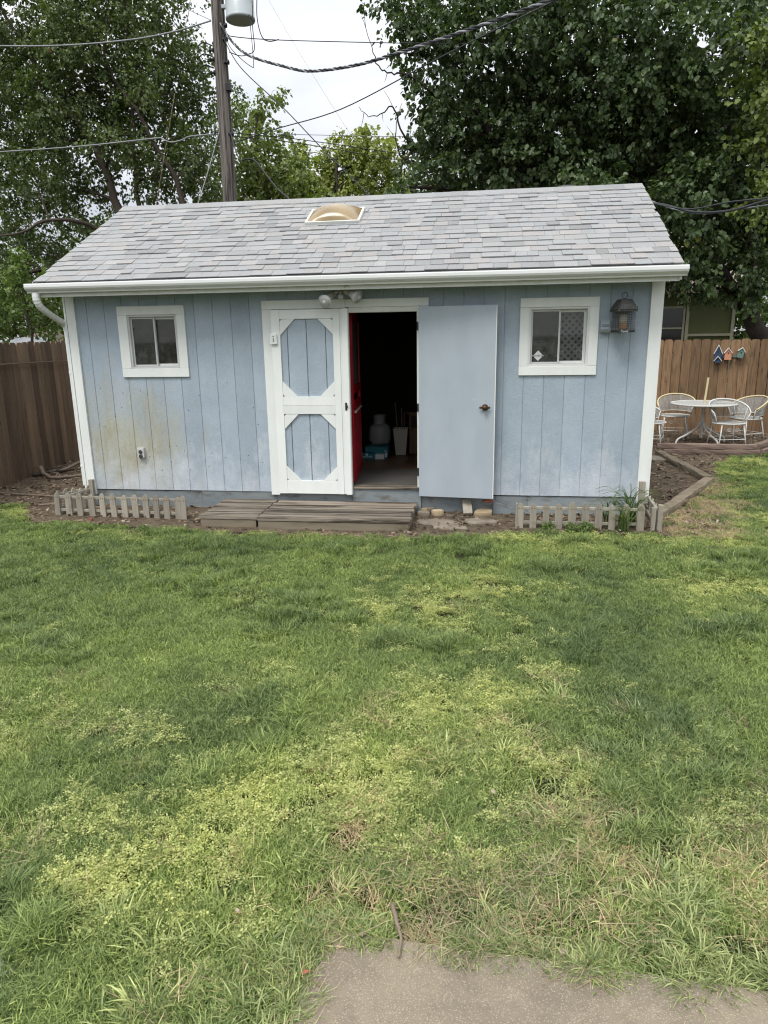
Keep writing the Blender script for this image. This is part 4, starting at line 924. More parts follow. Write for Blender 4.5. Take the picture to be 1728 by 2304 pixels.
# ------------------------------------------------------------------ utility pole and wires
up_ = thing('utility_pole', 'tall weathered utility pole behind the shed with grey transformer', 'utility pole', loc=(0, 0, 0))
PX, PY = -1.16, 8.0
m = MB(); P = [(PX+.03-.0*z, PY, z) for z in (-.4, 1, 2.5, 4, 5.2, 6.4, 7.6, 8.8, 10.5)]
m.tube(P, [.165, .16, .155, .148, .142, .137, .132, .128, .12], 18); m.build('pole', 'pole', up_, True)
KT = Matrix.Translation((-.66, 7.96, 7.76))
m = MB(); m.lathe([(.24, 0), (.285, .01), (.29, .03), (.29, .06), (.28, .065), (.28, 1.05), (.29, 1.06), (.29, 1.1), (.25, 1.16), (.1, 1.2)], 32, KT); trf = m.build('transformer', 'transf', up_, True)
m = MB(); m.lathe([(.235, -.002), (.23, .0)], 28, KT); m.build('base_plate', 'alu', trf)
for z in (8.0, 8.6):
    m = MB(); m.box(PX+.12, -.9, 7.92, 8.0, z, z+.07, .005); m.build('bracket', 'transf', trf)
for z, s in ((7.70, 1), (7.46, 1), (7.05, 1), (7.28, -1), (7.12, -1), (6.88, -1), (6.66, 1), (5.78, -1), (5.74, 1)):
    K = Matrix.Translation((PX+.03+s*.15, 7.93, z)) @ Matrix.Rotation(PI/2, 4, 'Y')
    m = MB(); m.lathe([(.018, -.07), (.04, -.06), (.04, -.035), (.022, -.025), (.022, .0), (.045, .01), (.045, .035), (.02, .045)], 12, K); m.build('insulator', 'black', up_)
for z in (7.35, 7.15, 6.95):
    m = MB(); m.tube(smooth_path([(PX-.10, 7.9, z), (PX-.26, 7.85, z+.05), (PX-.38, 7.85, z-.02), (PX-.30, 7.86, z-.10)], 4), .012, 6); m.build('clevis', 'black', up_)
m = MB(); m.box(PX+.14, PX+.23, 7.86, 7.97, 6.52, 6.66, .01); m.build('splice_box', 'black', up_)
def wire(label, pts, r=.008, mat='cable', n=8):
    m = MB(); m.tube(smooth_path(pts, n), r, 6); return tag(m.build('overhead_wire', mat, None, True), label, 'wire', 'overhead wires')
W1 = [(-9.5, 8, 8.0), (-6.55, 8, 7.74), (-4.64, 8, 7.61), (-3.06, 8, 7.61), (-2.1, 8, 7.69), (-1.25, 7.9, 7.79)]
wire('upper silver cable running left from the pole near its top', W1, .015, 'cable_g')
wire('lower silver cable running left from the pole with a loop beside it', [(-9.5, 8, 5.75), (-6.91, 8, 5.68), (-4.49, 8, 5.69), (-2.72, 8, 5.76), (-2.53, 8, 5.74), (-2.34, 8, 5.67), (-2.09, 8, 5.70), (-1.89, 8, 5.76), (-1.2, 7.9, 5.75)], .013, 'cable_g')
tri = smooth_path([(-1.05, 7.9, 7.73), (-.76, 7.6, 7.31), (-.23, 7, 6.81), (.64, 6.3, 6.34), (1.24, 5.8, 6.07), (2.15, 5, 5.84), (2.94, 4.3, 5.73), (3.64, 3.7, 5.66), (4.42, 3, 5.58), (5.03, 2.4, 5.52), (5.98, 1, 5.29), (7.4, -2, 4.9), (8.5, -6, 4.6)], 14)
tx_ = thing('twisted_cable', 'thick twisted service cable sagging across the sky to the upper right', 'wire', 'overhead wires')
for ph in range(3):
    Q = []; s_ = 0
    for i, p in enumerate(tri):
        if i: s_ += (p-tri[i-1]).length
        d = (tri[min(i+1, len(tri)-1)]-tri[max(i-1, 0)]).normalized(); a = d.cross(Vector((0, 0, 1))).normalized(); b = d.cross(a)
        an = s_*2*PI/.42+ph*2*PI/3; Q.append(p+(a*math.cos(an)+b*math.sin(an))*.014)
    m = MB(); m.tube(smooth_path(Q, 2), .0125, 6); m.build('strand', 'cable_g' if ph == 0 else 'cable', tx_, True)
wire('straight dark wire rising to the upper right below the twisted cable', [(-1.59, 9, 5.78), (-.06, 8, 5.8), (1.53, 7, 5.81), (3.56, 5, 5.89), (5.08, 3, 5.73), (5.86, 1.5, 5.48), (7.5, -3, 4.8)], .010)
wire('thin level wire running right from the pole top', [(-1.05, 8, 7.6), (-.84, 8, 7.52), (.07, 8, 7.4), (2.2, 8, 7.21), (3.38, 8, 7.12), (6, 8.2, 7.0)], .008)
wire('faint far wire slanting down across the middle of the sky', [(-5.46, 26, 16.1), (-3.83, 26, 13.39), (-1.58, 26, 9.94), (0, 26, 7.6)], .0055, 'cable_g')
wire('dark wire slanting from the pole down behind the roof ridge', [(-1.05, 7.9, 7.55), (-.61, 7.6, 6.84), (.52, 6.6, 5.75), (1.35, 5.8, 4.89), (2.36, 4.8, 3.88), (2.95, 4, 3.21), (3.3, 3.52, 2.7)], .009)
wire('upper of two low level wires right of the pole', [(-1.1, 8, 5.79), (-.16, 9, 5.89), (.82, 10, 5.94), (2.15, 11, 5.92), (5, 13, 6.0)], .009)
wire('lower of two low level wires right of the pole', [(-1.1, 8.05, 5.74), (-.27, 9.4, 5.92), (.74, 10.4, 5.93), (2.1, 11.4, 5.86), (5, 13.4, 5.9)], .009)
wire('thin grey wire above the low level wires right of the pole', [(-.35, 9, 5.97), (.63, 11, 6.39), (2.03, 12, 6.54), (5, 14, 6.9)], .007, 'cable_g')
wire('looping black cable dropping right from the pole behind the roof', [(-1.02, 7.9, 5.76), (-.96, 7.85, 5.68), (-.86, 7.7, 5.44), (-.69, 7.5, 5.14), (-.51, 7.4, 5.13), (-.31, 7.3, 5.06), (0, 7, 4.72), (.29, 6.7, 4.41), (.62, 6.4, 4.14), (1.09, 6, 3.69), (1.6, 5.4, 3.0)], .014)
wire('pale guy wire slanting down left of the pole', [(-1.23, 7.9, 5.8), (-1.36, 7.5, 5.01), (-1.51, 7, 4.13), (-1.75, 6.2, 2.7)], .009, 'cable_g', 2)
wire('rusty thin wire hanging left of the guy wire', [(-2.59, 9, 6.9), (-2.70, 8.6, 5.83), (-2.81, 8, 4.39), (-2.9, 7.6, 3.2)], .006, 'stick', 2)
wire('grey lead hanging from the transformer to the level wire', [(-.30, 7.9, 8.9), (-.28, 7.9, 8.23), (-.30, 7.9, 7.77), (-.22, 7.9, 7.44), (-.08, 7.92, 7.36), (.1, 7.98, 7.40)], .010)
wire('second transformer lead curling back towards the pole', [(-.40, 7.8, 8.8), (-.35, 7.8, 8.19), (-.37, 7.8, 7.59), (-.36, 7.8, 7.2), (-.48, 7.8, 7.12), (-.66, 7.8, 7.1), (-.9, 7.85, 7.2)], .009)
wire('third lead looping below the transformer', [(-1.03, 7.88, 7.71), (-.9, 7.8, 7.35), (-.72, 7.7, 7.11), (-.41, 7.7, 6.86), (-.36, 7.7, 6.94), (-.40, 7.75, 7.59), (-.42, 7.78, 7.8)], .007)
wire('short wire dropping to the left cable near the pole', [(-1.70, 8.2, 8.6), (-1.82, 8.15, 8.0), (-1.88, 8.0, 7.74)], .008, 'cable_g')
wire('thin wire slanting from the upper left to the pole top', [(-3.2, 8.0, 8.75), (-2.14, 8, 8.25), (-1.69, 8, 8.03), (-1.25, 7.9, 7.80)], .006, 'cable_g')
wire('heavy black service drop from the right gable of the shed', [(6.065, 1.27, 3.03), (6.19, 1.1, 2.97), (6.39, .8, 2.85), (6.61, .4, 2.79), (6.82, 0, 2.81), (6.97, -.3, 2.83), (7.6, -1.4, 3.0)], .012)
wire('thin silver wire of the service drop, lowest of the three', [(6.065, 1.26, 3.045), (6.23, 1.1, 2.94), (6.48, .8, 2.83), (6.69, .4, 2.80), (6.83, 0, 2.77), (6.98, -.3, 2.75), (7.6, -1.4, 2.8)], .006, 'cable_g')
wire('thin black wire of the service drop, highest of the three', [(6.068, 1.25, 3.02), (6.34, .8, 2.88), (6.61, .4, 2.87), (6.82, 0, 2.83), (6.98, -.3, 2.83), (7.6, -1.4, 2.95)], .007)

# ------------------------------------------------------------------ neighbouring buildings
nh = thing('neighbour_house', 'olive green neighbour house with dark window behind the cedar fence', 'house')
m = MB(); m.box(5.5, 11.42, 15.02, 21, GZ, 2.85); m.build('wall', 'olive', nh)
m = MB(); m.prism([(14.5, 2.84), (18, 4.4), (21.5, 2.84), (21.5, 2.70), (18, 4.25), (14.5, 2.70)], 'x', 5.0, 11.9); m.build('roof', 'tan_roof', nh)
wn = MB(); wn.box(9.32, 10.0, 14.985, 15.019, 1.0, 2.3); wn = wn.build('window', 'dark_glass', nh)
for a, b, c, d in ((9.27, 9.33, .95, 2.36), (9.99, 10.05, .95, 2.36), (9.331, 9.989, .95, 1.0), (9.331, 9.989, 2.3, 2.36), (9.331, 9.989, 1.72, 1.76)):
    m = MB(); m.box(a, b, 14.95, 14.984, c, d); m.build('window_frame', 'tan', wn)
for a, b, c, d in ((10.08, 10.17, GZ, 2.7), (11.35, 11.44, GZ, 2.7), (10.171, 11.349, 1.5, 1.57)):
    m = MB(); m.box(a, b, 14.96, 15.015, c, d); m.build('trim', 'tan', nh)
nl = thing('neighbour_outbuilding', 'low tan roofed outbuilding beyond the dark left fence', 'building')
m = MB(); m.box(-9.5, -3.4, 12.4, 15.5, GZ, 1.58); m.build('wall', 'tan', nl)
m = MB(); m.prism([(12.0, 1.58), (13.9, 1.98), (15.8, 1.58), (15.8, 1.50), (13.9, 1.90), (12.0, 1.50)], 'x', -9.8, -3.2); m.build('roof', 'tan_roof', nl)
tp = MB(); V = []; F = []
nu, nv = 22, 12
for j in range(nv+1):
    for i in range(nu+1):
        u, v = i/nu, j/nv*PI
        x = -7.3+u*.98; pr = (1-(abs(u*2-.75)/1.3)**2.5)*.24
        z = 1.53+pr*math.sin(v)**.8 if 0 < v < PI else GZ
        y = 8.6+.6*(1-math.cos(v))+.02*math.sin(i*2.3+j)
        V.append((x, y, max(z+.012*math.sin(i*1.7)*math.sin(j*1.3), GZ)))
for j in range(nv):
    for i in range(nu): k = j*(nu+1)+i; F.append((k, k+1, k+nu+2, k+nu+1))
tp.add(V, F); tag(tp.build('covered_trailer', 'tarp', None, True), 'grey tarp covered load showing above the dark left fence', 'tarp')

# ------------------------------------------------------------------ trees
def leaves_mesh(name, mat, P, D, Nn, S, T, parent=None, tpl=None, kind=None, smooth=False):
    tpl = tpl if tpl is not None else np.array([(0, 0, 0), (.30, .40, .07), (.72, .27, .03), (1, 0, -.10), (.72, -.27, .03), (.30, -.40, .07)])
    n = len(P); k = len(tpl)
    D = D/np.linalg.norm(D, axis=1, keepdims=True); B = np.cross(Nn, D); B /= np.maximum(np.linalg.norm(B, axis=1, keepdims=True), 1e-6); U = np.cross(D, B)
    V = P[:, None, :]+S[:, None, None]*(tpl[None, :, 0:1]*D[:, None, :]+tpl[None, :, 1:2]*B[:, None, :]+tpl[None, :, 2:3]*U[:, None, :])
    V = V.reshape(-1, 3)
    q = np.array([[0, 1, 2, 3], [0, 3, 4, 5]]) if k == 6 else np.array([[0, 1, 2, 3]])
    I = (np.arange(n)[:, None, None]*k+q[None]).reshape(-1)
    nf = n*len(q); me = bpy.data.meshes.new(name)
    me.vertices.add(len(V)); me.vertices.foreach_set('co', V.astype(np.float32).ravel())
    me.loops.add(len(I)); me.loops.foreach_set('vertex_index', I.astype(np.int32))
    me.polygons.add(nf); me.polygons.foreach_set('loop_start', np.arange(0, nf*4, 4, dtype=np.int32)); me.polygons.foreach_set('loop_total', np.full(nf, 4, dtype=np.int32))
    me.update(calc_edges=True); me.validate()
    a = me.attributes.new('tint', 'FLOAT', 'FACE'); a.data.foreach_set('value', np.repeat(T, len(q)).astype(np.float32))
    me.materials.append(M[mat]); o = bpy.data.objects.new(name, me); COL.objects.link(o)
    if parent: o.parent = parent
    if kind: o['kind'] = kind
    return o
def unit(n): 
    v = RNG.normal(size=(n, 3)); return v/np.linalg.norm(v, axis=1, keepdims=True)
def crown(blobs, dens, per, size, spread, droop=.5):
    P = []; D = []; Nn = []; S = []; T = []; tips = []
    for (x, y, z, r) in blobs:
        nc = max(4, int(dens*r**2.25)); c = np.array((x, y, z))
        u = unit(nc); rad = r*1.08*RNG.random(nc)**.42; ctr = c+u*rad[:, None]*np.array((1, 1, .92)); tips.append((c, ctr))
        ct = RNG.random(nc)
        for k in range(nc):
            m_ = RNG.poisson(per)+3
            tw = u[k]*.6+RNG.normal(size=3)*.55; tw[2] -= .25; tw /= np.linalg.norm(tw)
            t = RNG.random(m_)
            p = ctr[k]+tw*(t[:, None]-.5)*spread*2+RNG.normal(size=(m_, 3))*spread*.28
            d = tw*.4+RNG.normal(size=(m_, 3))*.55+u[k]*.35; d[:, 2] -= droop
            nn = RNG.normal(size=(m_, 3))*.55+u[k]*.45; nn[:, 2] += .75
            P.append(p); D.append(d); Nn.append(nn); S.append(size*(.5+.85*RNG.random(m_))); T.append(np.clip(ct[k]*.55+RNG.random(m_)*.45, 0, 1))
    return [np.concatenate(q) for q in (P, D, Nn, S, T)], tips
def tree(label, name, blobs, stems, r0, dens, per, size, spread, leaf, bark='bark', twigs=3, group='trees behind the shed', droop=.5, extra=None):
    t = thing(name, label, 'tree', group, (stems[0][0][0], stems[0][0][1], GZ))
    inv = Matrix.Translation((-t.location.x, -t.location.y, -t.location.z))
    arr, tips = crown(blobs, dens, per, size, spread, droop)
    arr[0] = arr[0]-np.array(t.location)
    leaves_mesh('crown', leaf, *arr, parent=t, kind='stuff')
    allp = []
    for si, st in enumerate(stems):
        p = smooth_path(st, 6); n = len(p); R = [r0[si]*(1-.82*(i/(n-1))**.9) for i in range(n)]
        p = [q+Vector((rnd(-1, 1), rnd(-1, 1), 0))*.03 for q in p]; allp += [(q, R[i]) for i, q in enumerate(p)]
        m = MB(); m.tube([inv @ q for q in p], R, 10); m.build('trunk', bark, t, True)
    for (c, ctr) in tips:
        c = Vector(c); cand = [(q, r) for q, r in allp if q.z < c.z+.1] or allp
        q, r = min(cand, key=lambda a: (a[0]-c).length+abs(min(0, c.z-a[0].z-.4))*.5)
        L_ = (c-q).length
        if L_ > .15:
            mid = (q+c)/2+Vector((rnd(-.12, .12), rnd(-.12, .12), .08))*L_
            p = smooth_path([q, mid, c], 5); rr = min(r*.6, .02+.02*L_)
            m = MB(); m.tube([inv @ v for v in p], [rr*(1-.75*i/(len(p)-1)) for i in range(len(p))], 6)
            for k in range(twigs):
                e = Vector(ctr[int(rnd(0, len(ctr)-.01))]); s_ = p[int(rnd(4, len(p)-1))]; md = (e+s_)/2+Vector((rnd(-.1, .1), rnd(-.1, .1), rnd(0, .12)))
                m.tube([inv @ v for v in smooth_path([s_, md, e], 3)], [rr*.35, rr*.3, rr*.28, rr*.22, rr*.18, rr*.14, rr*.1], 4, False)
            m.build('limb', bark, t, True)
    for st in (extra or []):
        p = smooth_path(st, 5); p = [v+Vector((rnd(-1, 1), rnd(-1, 1), rnd(-1, 1)))*.02 for v in p]; m = MB(); m.tube([inv @ v for v in p], [.028*(1-.85*i/(len(p)-1)) for i in range(len(p))], 5)
        for k in range(5):
            s_ = p[int(rnd(4, len(p)-1))]; e = s_+Vector((rnd(-.35, .1), rnd(-.1, .1), rnd(-.3, .4))); m.tube([inv @ s_, inv @ ((s_+e)/2+Vector((0, 0, rnd(-.05, .05)))), inv @ e], [.008, .006, .003], 4, False)
        m.build('dead_branch', bark, t, True)
    return t
ELM = [(-6.77, 10.31, 8.68, 1.63), (-5.18, 9.97, 8.72, 1.42), (-7.24, 10.73, 7.48, 1.65), (-5.17, 10.1, 7.66, 1.41), (-3.5, 9.87, 8.57, 1.18), (-4.01, 10.74, 7.89, 1.42), (-3.5, 12.09, 8.59, 0.82), (-3.35, 11.78, 7.46, 1.25), (-4.58, 11.69, 6.88, 1.6), (-5.57, 10.28, 6.28, 1.28), (-7.66, 11.1, 6.36, 1.11), (-7.38, 10.42, 5.16, 1.2), (-5.98, 10.15, 5.26, 1.02), (-2.62, 9.98, 5.77, 1.06), (-3.79, 10.26, 5.49, 0.97), (-8.67, 12.11, 4.33, 1.16), (-7.66, 11.86, 3.56, 0.98), (-9.15, 11.8, 3.36, 1.01), (-6.58, 11.78, 4.34, 0.68), (-5.98, 10.2, 10.39, 2.05), (-3.97, 10.51, 10.19, 1.59), (-8.98, 11.33, 8.58, 1.77), (-9.78, 11.6, 6.02, 1.63), (-3.07, 11.92, 5.68, 0.78), (-5.6, 8.9, 6.9, .7), (-4.1, 8.9, 6.0, .7), (-3.3, 9.0, 7.1, .6), (-6.1, 8.9, 5.4, .6), (-4.9, 8.9, 8.0, .7)]
tree('large leaning elm filling the upper left behind the shed', 'elm_tree', ELM,
     [[(-3.97, 9.7, -.3), (-4.11, 9.65, 1.71), (-4.35, 9.65, 3.81), (-4.54, 9.65, 4.72), (-4.94, 9.65, 6.05), (-5.56, 9.65, 6.94), (-6.30, 9.65, 8.04), (-6.90, 9.65, 9.17)],
      [(-3.56, 9.7, -.3), (-3.67, 9.95, 1.70), (-3.86, 9.95, 3.82), (-4.16, 9.95, 4.90), (-4.10, 9.95, 6.42), (-4.01, 9.85, 7.79), (-3.83, 9.65, 9.38)],
      [(-3.55, 9.7, -.3), (-3.21, 9.45, 1.69), (-2.82, 9.45, 4.71), (-3.35, 9.45, 5.97), (-3.66, 9.45, 6.64), (-4.34, 9.45, 7.77), (-4.16, 9.45, 8.81)],
      [(-4.35, 9.65, 3.81), (-5.04, 9.15, 4.31), (-5.72, 8.65, 4.36), (-6.41, 8.45, 4.07), (-6.95, 8.25, 4.02)]],
     (.165, .10, .09, .065), 96, 22, .074, .19, 'leaf_elm', twigs=6)
tree('lighter green maple just right of the utility pole', 'maple_tree', [(-3.27, 15.61, 8.16, 0.77), (-2.71, 14.34, 6.91, 0.94), (-2.46, 15.17, 6.34, 0.89), (-2.18, 15.27, 7.4, 0.67), (-2.11, 15.01, 8.59, 0.45), (-1.56, 14.48, 6.41, 0.78), (-3.39, 14.96, 6.15, 0.89), (-2.3, 14.34, 8.0, 0.36), (-2.2, 14.8, 5.4, 1.2), (-3.6, 14.9, 5.0, 1.1), (-1.0, 14.8, 5.3, .9)],
     [[(-3.0, 15, -.3), (-3.0, 15, 2.48), (-2.71, 15, 6.01), (-2.69, 15, 7.36), (-2.57, 15, 8.2)]], (.16,), 85, 14, .11, .18, 'leaf_maple')
tree('pale yellow green tree far beyond the middle of the roof', 'far_tree', [(-3.42, 25.04, 8.31, 1.15), (-1.98, 24.88, 8.83, 1.14), (-0.71, 24.11, 8.26, 1.0), (-0.41, 23.52, 9.13, 0.79), (-4.05, 24.98, 9.39, 0.74), (-1.35, 24.17, 9.41, 0.71), (-2.61, 24.92, 7.89, 1.24), (-0.05, 24.84, 8.73, 1.03), (-4.36, 24.02, 7.71, 1.23), (-2.4, 24.4, 6.5, 1.6), (-.5, 24.4, 6.6, 1.5), (1.0, 24.6, 7.2, 1.2), (-4.6, 24.6, 6.2, 1.5)],
     [[(-2.2, 24, -.3), (-2.19, 24, 2.74), (-2.05, 24, 7.26), (-2.09, 24, 8.81)]], (.22,), 70, 13, .15, .26, 'leaf_far')
PEAR = [(2.65, 9.28, 7.93, 0.77), (3.46, 9.76, 8.3, 1.02), (3.31, 9.32, 7.16, 0.92), (3.03, 8.62, 6.13, 0.62), (3.43, 8.99, 5.7, 0.83), (2.69, 10.31, 5.5, 0.56), (2.5, 8.31, 4.66, 0.35), (4.23, 8.32, 7.31, 1.13), (4.44, 9.83, 6.65, 1.21), (4.27, 8.93, 5.31, 1.03), (5.5, 9.59, 7.85, 1.34), (5.72, 9.43, 6.63, 1.3), (5.57, 9.09, 5.37, 1.15), (3.21, 10.79, 9.76, 1.23), (5.05, 8.71, 8.91, 1.52), (2.19, 9.27, 8.37, 0.5), (3.35, 8.73, 4.7, 0.61), (4.58, 9.84, 4.77, 0.75), (3.4, 10.2, 4.2, .9), (4.9, 10.4, 3.9, 1.1), (6.2, 10.4, 4.2, 1.2), (5.2, 10.8, 5.8, 1.5), (3.9, 10.9, 6.2, 1.2)]
tree('dark broad leaved tree right of the open sky with bare twigs', 'pear_tree', PEAR,
     [[(5.4, 9.5, -.3), (5.36, 9.5, 1.46), (5.24, 9.5, 3.49), (5.13, 9.5, 4.68), (5.02, 9.5, 5.75), (5.13, 9.5, 6.85), (5.4, 9.5, 7.98), (5.45, 9.5, 8.93)],
      [(5.13, 9.5, 4.68), (4.46, 9.3, 5.55), (3.88, 9.2, 6.5), (3.32, 9, 7.3)]], (.20, .11), 100, 18, .098, .17, 'leaf_pear', 'bark_d', droop=.7,
     extra=[[(2.9, 8.7, 5.4), (2.71, 8.6, 5.48), (2.5, 8.4, 5.69), (2.33, 8.3, 6.16), (2.12, 8.2, 6.03), (1.86, 8.1, 5.96), (1.64, 8.1, 6.15)],
            [(3.1, 8.8, 6.5), (2.99, 8.6, 6.54), (2.65, 8.4, 6.74), (2.31, 8.2, 6.74), (2.06, 8.1, 6.84), (1.96, 8.1, 7.15), (1.78, 8, 7.67)],
            [(2.71, 8.6, 5.48), (2.53, 8.5, 5.21), (2.36, 8.4, 5.61), (2.51, 8.4, 6.26)]])
LINDEN = [(6.6, 8.42, 7.19, 1.25), (6.87, 8.63, 6.16, 1.24), (6.92, 9.64, 5.34, 1.19), (7.62, 8.53, 7.01, 1.27), (8.01, 9.15, 6.09, 1.29), (8.13, 10.05, 5.19, 1.01), (7.65, 7.96, 3.98, 0.54), (8.28, 7.86, 3.93, 0.93), (8.91, 8.3, 4.7, 1.02), (9.39, 9.69, 3.28, 1.1), (9.92, 9.3, 3.84, 0.98), (8.41, 8.32, 2.92, 0.7), (8.24, 8.56, 2.68, 0.46), (9.58, 8.16, 2.63, 0.66), (9.15, 8.89, 2.5, 0.43), (8.56, 7.81, 6.7, 1.12), (9.68, 9.51, 6.01, 1.24), (7.36, 10.03, 9.33, 1.66), (9.17, 10.18, 8.94, 1.45), (10.62, 9.61, 4.9, 1.36), (10.59, 10.2, 7.07, 1.44), (6.25, 7.75, 4.32, 0.67), (7.4, 10.4, 4.0, 1.1), (8.4, 10.6, 4.3, 1.2), (8.8, 10.8, 5.9, 1.3), (7.5, 10.8, 6.6, 1.3), (10.2, 10.6, 4.2, 1.2)]
tree('dense dark tree with heart shaped leaves filling the upper right', 'linden_tree', LINDEN,
     [[(10.35, 9, -.3), (10.21, 9, 1.21), (10.01, 9, 1.63), (9.78, 9, 2.04), (9.34, 9, 2.59), (8.53, 9, 3.68), (7.83, 9, 4.73), (7.22, 9, 5.84), (6.88, 9, 6.99), (6.71, 9, 8.31)],
      [(9.78, 9, 2.04), (9.71, 9, 3.29), (9.16, 8.8, 4.63), (8.91, 8.8, 6.25)], [(8.53, 9, 3.68), (7.6, 9.3, 4.3), (7.12, 9.5, 5.47), (7.28, 9.4, 6.11)]], (.24, .12, .10), 100, 18, .100, .17, 'leaf_linden', 'bark_d', droop=.75)
tree('slender tree with yellowish leaves at the right picture edge', 'edge_tree', [(8.77, 6.93, 6.42, 0.65), (9.04, 7.2, 4.76, 0.52), (9.07, 7.1, 5.61, 0.66), (9.19, 7.0, 3.89, 0.46), (9.6, 7.3, 6.0, .9), (9.9, 7.4, 4.8, .9)],
     [[(10.0, 7.5, -.3), (9.9, 7.5, 2.5), (9.6, 7.3, 4.2), (9.4, 7.2, 6.2)]], (.08,), 80, 13, .095, .17, 'leaf_maple')
tree('bright green shrub tree behind the dark left fence', 'shrub_tree', [(-5.88, 7.03, 2.49, 0.6), (-4.91, 6.64, 2.36, 0.57), (-4.6, 6.88, 2.09, 0.47), (-5.87, 6.25, 2.71, 0.73), (-4.77, 6.13, 2.93, 0.5), (-4.05, 6.43, 2.59, 0.5), (-6.6, 6.6, 2.6, .8), (-6.3, 7.3, 2.1, .6), (-7.3, 7.6, 2.7, .8), (-5.2, 7.3, 2.0, .5), (-3.6, 7.0, 2.3, .5), (-5.4, 6.4, 3.3, .5)],
     [[(-5.1, 6.6, -.3), (-5.1, 6.6, 1.2), (-5.2, 6.6, 2.4)]], (.07,), 120, 13, .075, .13, 'leaf_bush')
tree('dark bushy tree behind the shrub at the left edge', 'hedge_tree', [(-10, 16.5, 2.6, 1.5), (-8.2, 16.3, 2.6, 1.5), (-11.8, 16.5, 2.2, 1.6), (-13.5, 16.5, 3, 1.8), (-6.6, 16.2, 2.6, 1.4), (-9, 16.5, 4.4, 1.4), (-5.2, 14.4, 3.4, 1.2), (-7.4, 14.6, 4.4, 1.2), (-11.4, 14.4, 4, 1.5), (-3.9, 14.3, 3.2, 1.1)],
     [[(-7, 14.5, -.3), (-7, 14.5, 2), (-7.1, 14.5, 4)]], (.12,), 70, 13, .12, .2, 'leaf_elm')
tree('dim bushes right of the olive house beyond the cedar fence', 'back_shrub', [(11.9, 16, 1.5, .8), (12.5, 16, 2.4, .9), (11.75, 16, 2.6, .6), (12.2, 13.5, 1.6, .8), (13.4, 13.2, 1.9, .9), (12.8, 13.4, 2.7, .8), (14.6, 13.5, 2.2, 1.2)],
     [[(13, 13.4, -.3), (13, 13.4, 1), (13, 13.4, 2.2)]], (.06,), 90, 13, .1, .16, 'leaf_bush')
tree('leafy tree filling the gap behind the olive house roof', 'backdrop_tree', [(4, 22.5, 4.5, 2.2), (7, 22.8, 5, 2.3), (10, 22.6, 5, 2.3), (13.5, 20.5, 4.5, 2.4), (16, 19, 4, 2.2), (11.8, 22, 7.5, 2.2), (8.5, 23, 7.8, 2.2), (5.2, 23, 7.4, 2.0)],
     [[(9, 22.8, -.3), (9, 22.8, 3), (9, 22.8, 6)]], (.25,), 34, 13, .2, .32, 'leaf_pear')

# ------------------------------------------------------------------ plants by the picket border, sticks, litter
def strap_plant(label, x, y, n, h, spread_, name='strap_plant'):
    t = thing(name, label, 'plant', None, (x, y, GZ))
    for k in range(n):
        a = rnd(0, 2*PI); hh = h*rnd(.6, 1.1); sp = spread_*rnd(.4, 1.2); m = MB(); m.tint = rnd()
        d = Vector((math.cos(a), math.sin(a)*.7, 0)); s = Vector((-d.y, d.x, 0)); b0 = Vector((rnd(-.05, .05), rnd(-.03, .03), 0)); V = []; F = []
        for i in range(8):
            f = i/7; p = b0+d*sp*f**1.6+Vector((0, 0, hh*(f*1.9-1.15*f**2.2))); wd = .008*(1-f**2)+.0008; V += [p-s*wd, p+Vector((0, 0, -.003)), p+s*wd]
        for i in range(7):
            o = i*3; F += [(o, o+1, o+4, o+3), (o+1, o+2, o+5, o+4)]
        m.add(V, F); m.build('leaf', 'plant', t, True)
    return t
strap_plant('arching strap leaved plant in the right end of the picket border', 5.72, -.46, 44, .46, .32)
strap_plant('smaller strap leaved plant beside the arching one', 5.50, -.47, 20, .36, .26)
strap_plant('tuft of strap leaves growing in front of the right pickets', 5.62, -.64, 30, .28, .14)
def weed_plant(label, x, y, r, n, size):
    t = thing('leafy_weed', label, 'weed', 'weeds at the right picket border', (x, y, GZ))
    u = unit(n); P = u*np.array((r, r*.7, r))*RNG.random(n)[:, None]**.4; P[:, 2] = np.abs(P[:, 2])*1.1
    D = u+RNG.normal(size=(n, 3))*.5; Nn = RNG.normal(size=(n, 3))*.4; Nn[:, 2] += 1
    leaves_mesh('foliage', 'leaf_bush', P, D, Nn, size*(.6+.7*RNG.random(n)), RNG.random(n), parent=t, kind='stuff')
    m = MB()
    for k in range(5): m.tube([(0, 0, -.01), (rnd(-.5, .5)*r, rnd(-.4, .4)*r, r*.8)], .002, 4)
    m.build('stem', 'plant', t)
weed_plant('small leafy weed in front of the third right picket', 4.92, -.66, .09, 220, .022)
weed_plant('low leafy weed in front of the fifth right picket', 5.14, -.70, .09, 220, .022)
weed_plant('wide leafy weed in front of the sixth right picket', 5.27, -.69, .10, 260, .024)
def stick(label, pts, r=.014, name='fallen_branch', grp='fallen branches by the left fence', mat='stick', fork=True):
    p = smooth_path(pts, 5); p = [v+Vector((rnd(-1, 1), rnd(-1, 1), rnd(-.4, .4)))*r*.35 for v in p]
    m = MB(); m.tube(p, [r*(1-.55*i/(len(p)-1)) for i in range(len(p))], 7)
    if fork:
        q = p[len(p)//2]; m.tube([q, q+Vector((rnd(-3, 3), rnd(-1, 4), 1.2))*r, q+Vector((rnd(-6, 6), rnd(0, 7), 1.6))*r], [r*.5, r*.4, r*.2], 5)
    return tag(m.build(name, mat, None, True), label, 'branch', grp)
stick('pale curved branch lying across the bed left of the shed', [(-2.02, 1.78, GZ+.10), (-1.87, 1.60, GZ+.05), (-1.58, 1.40, GZ+.03), (-1.40, 1.48, GZ+.035), (-1.1, 1.65, GZ+.04)], .032)
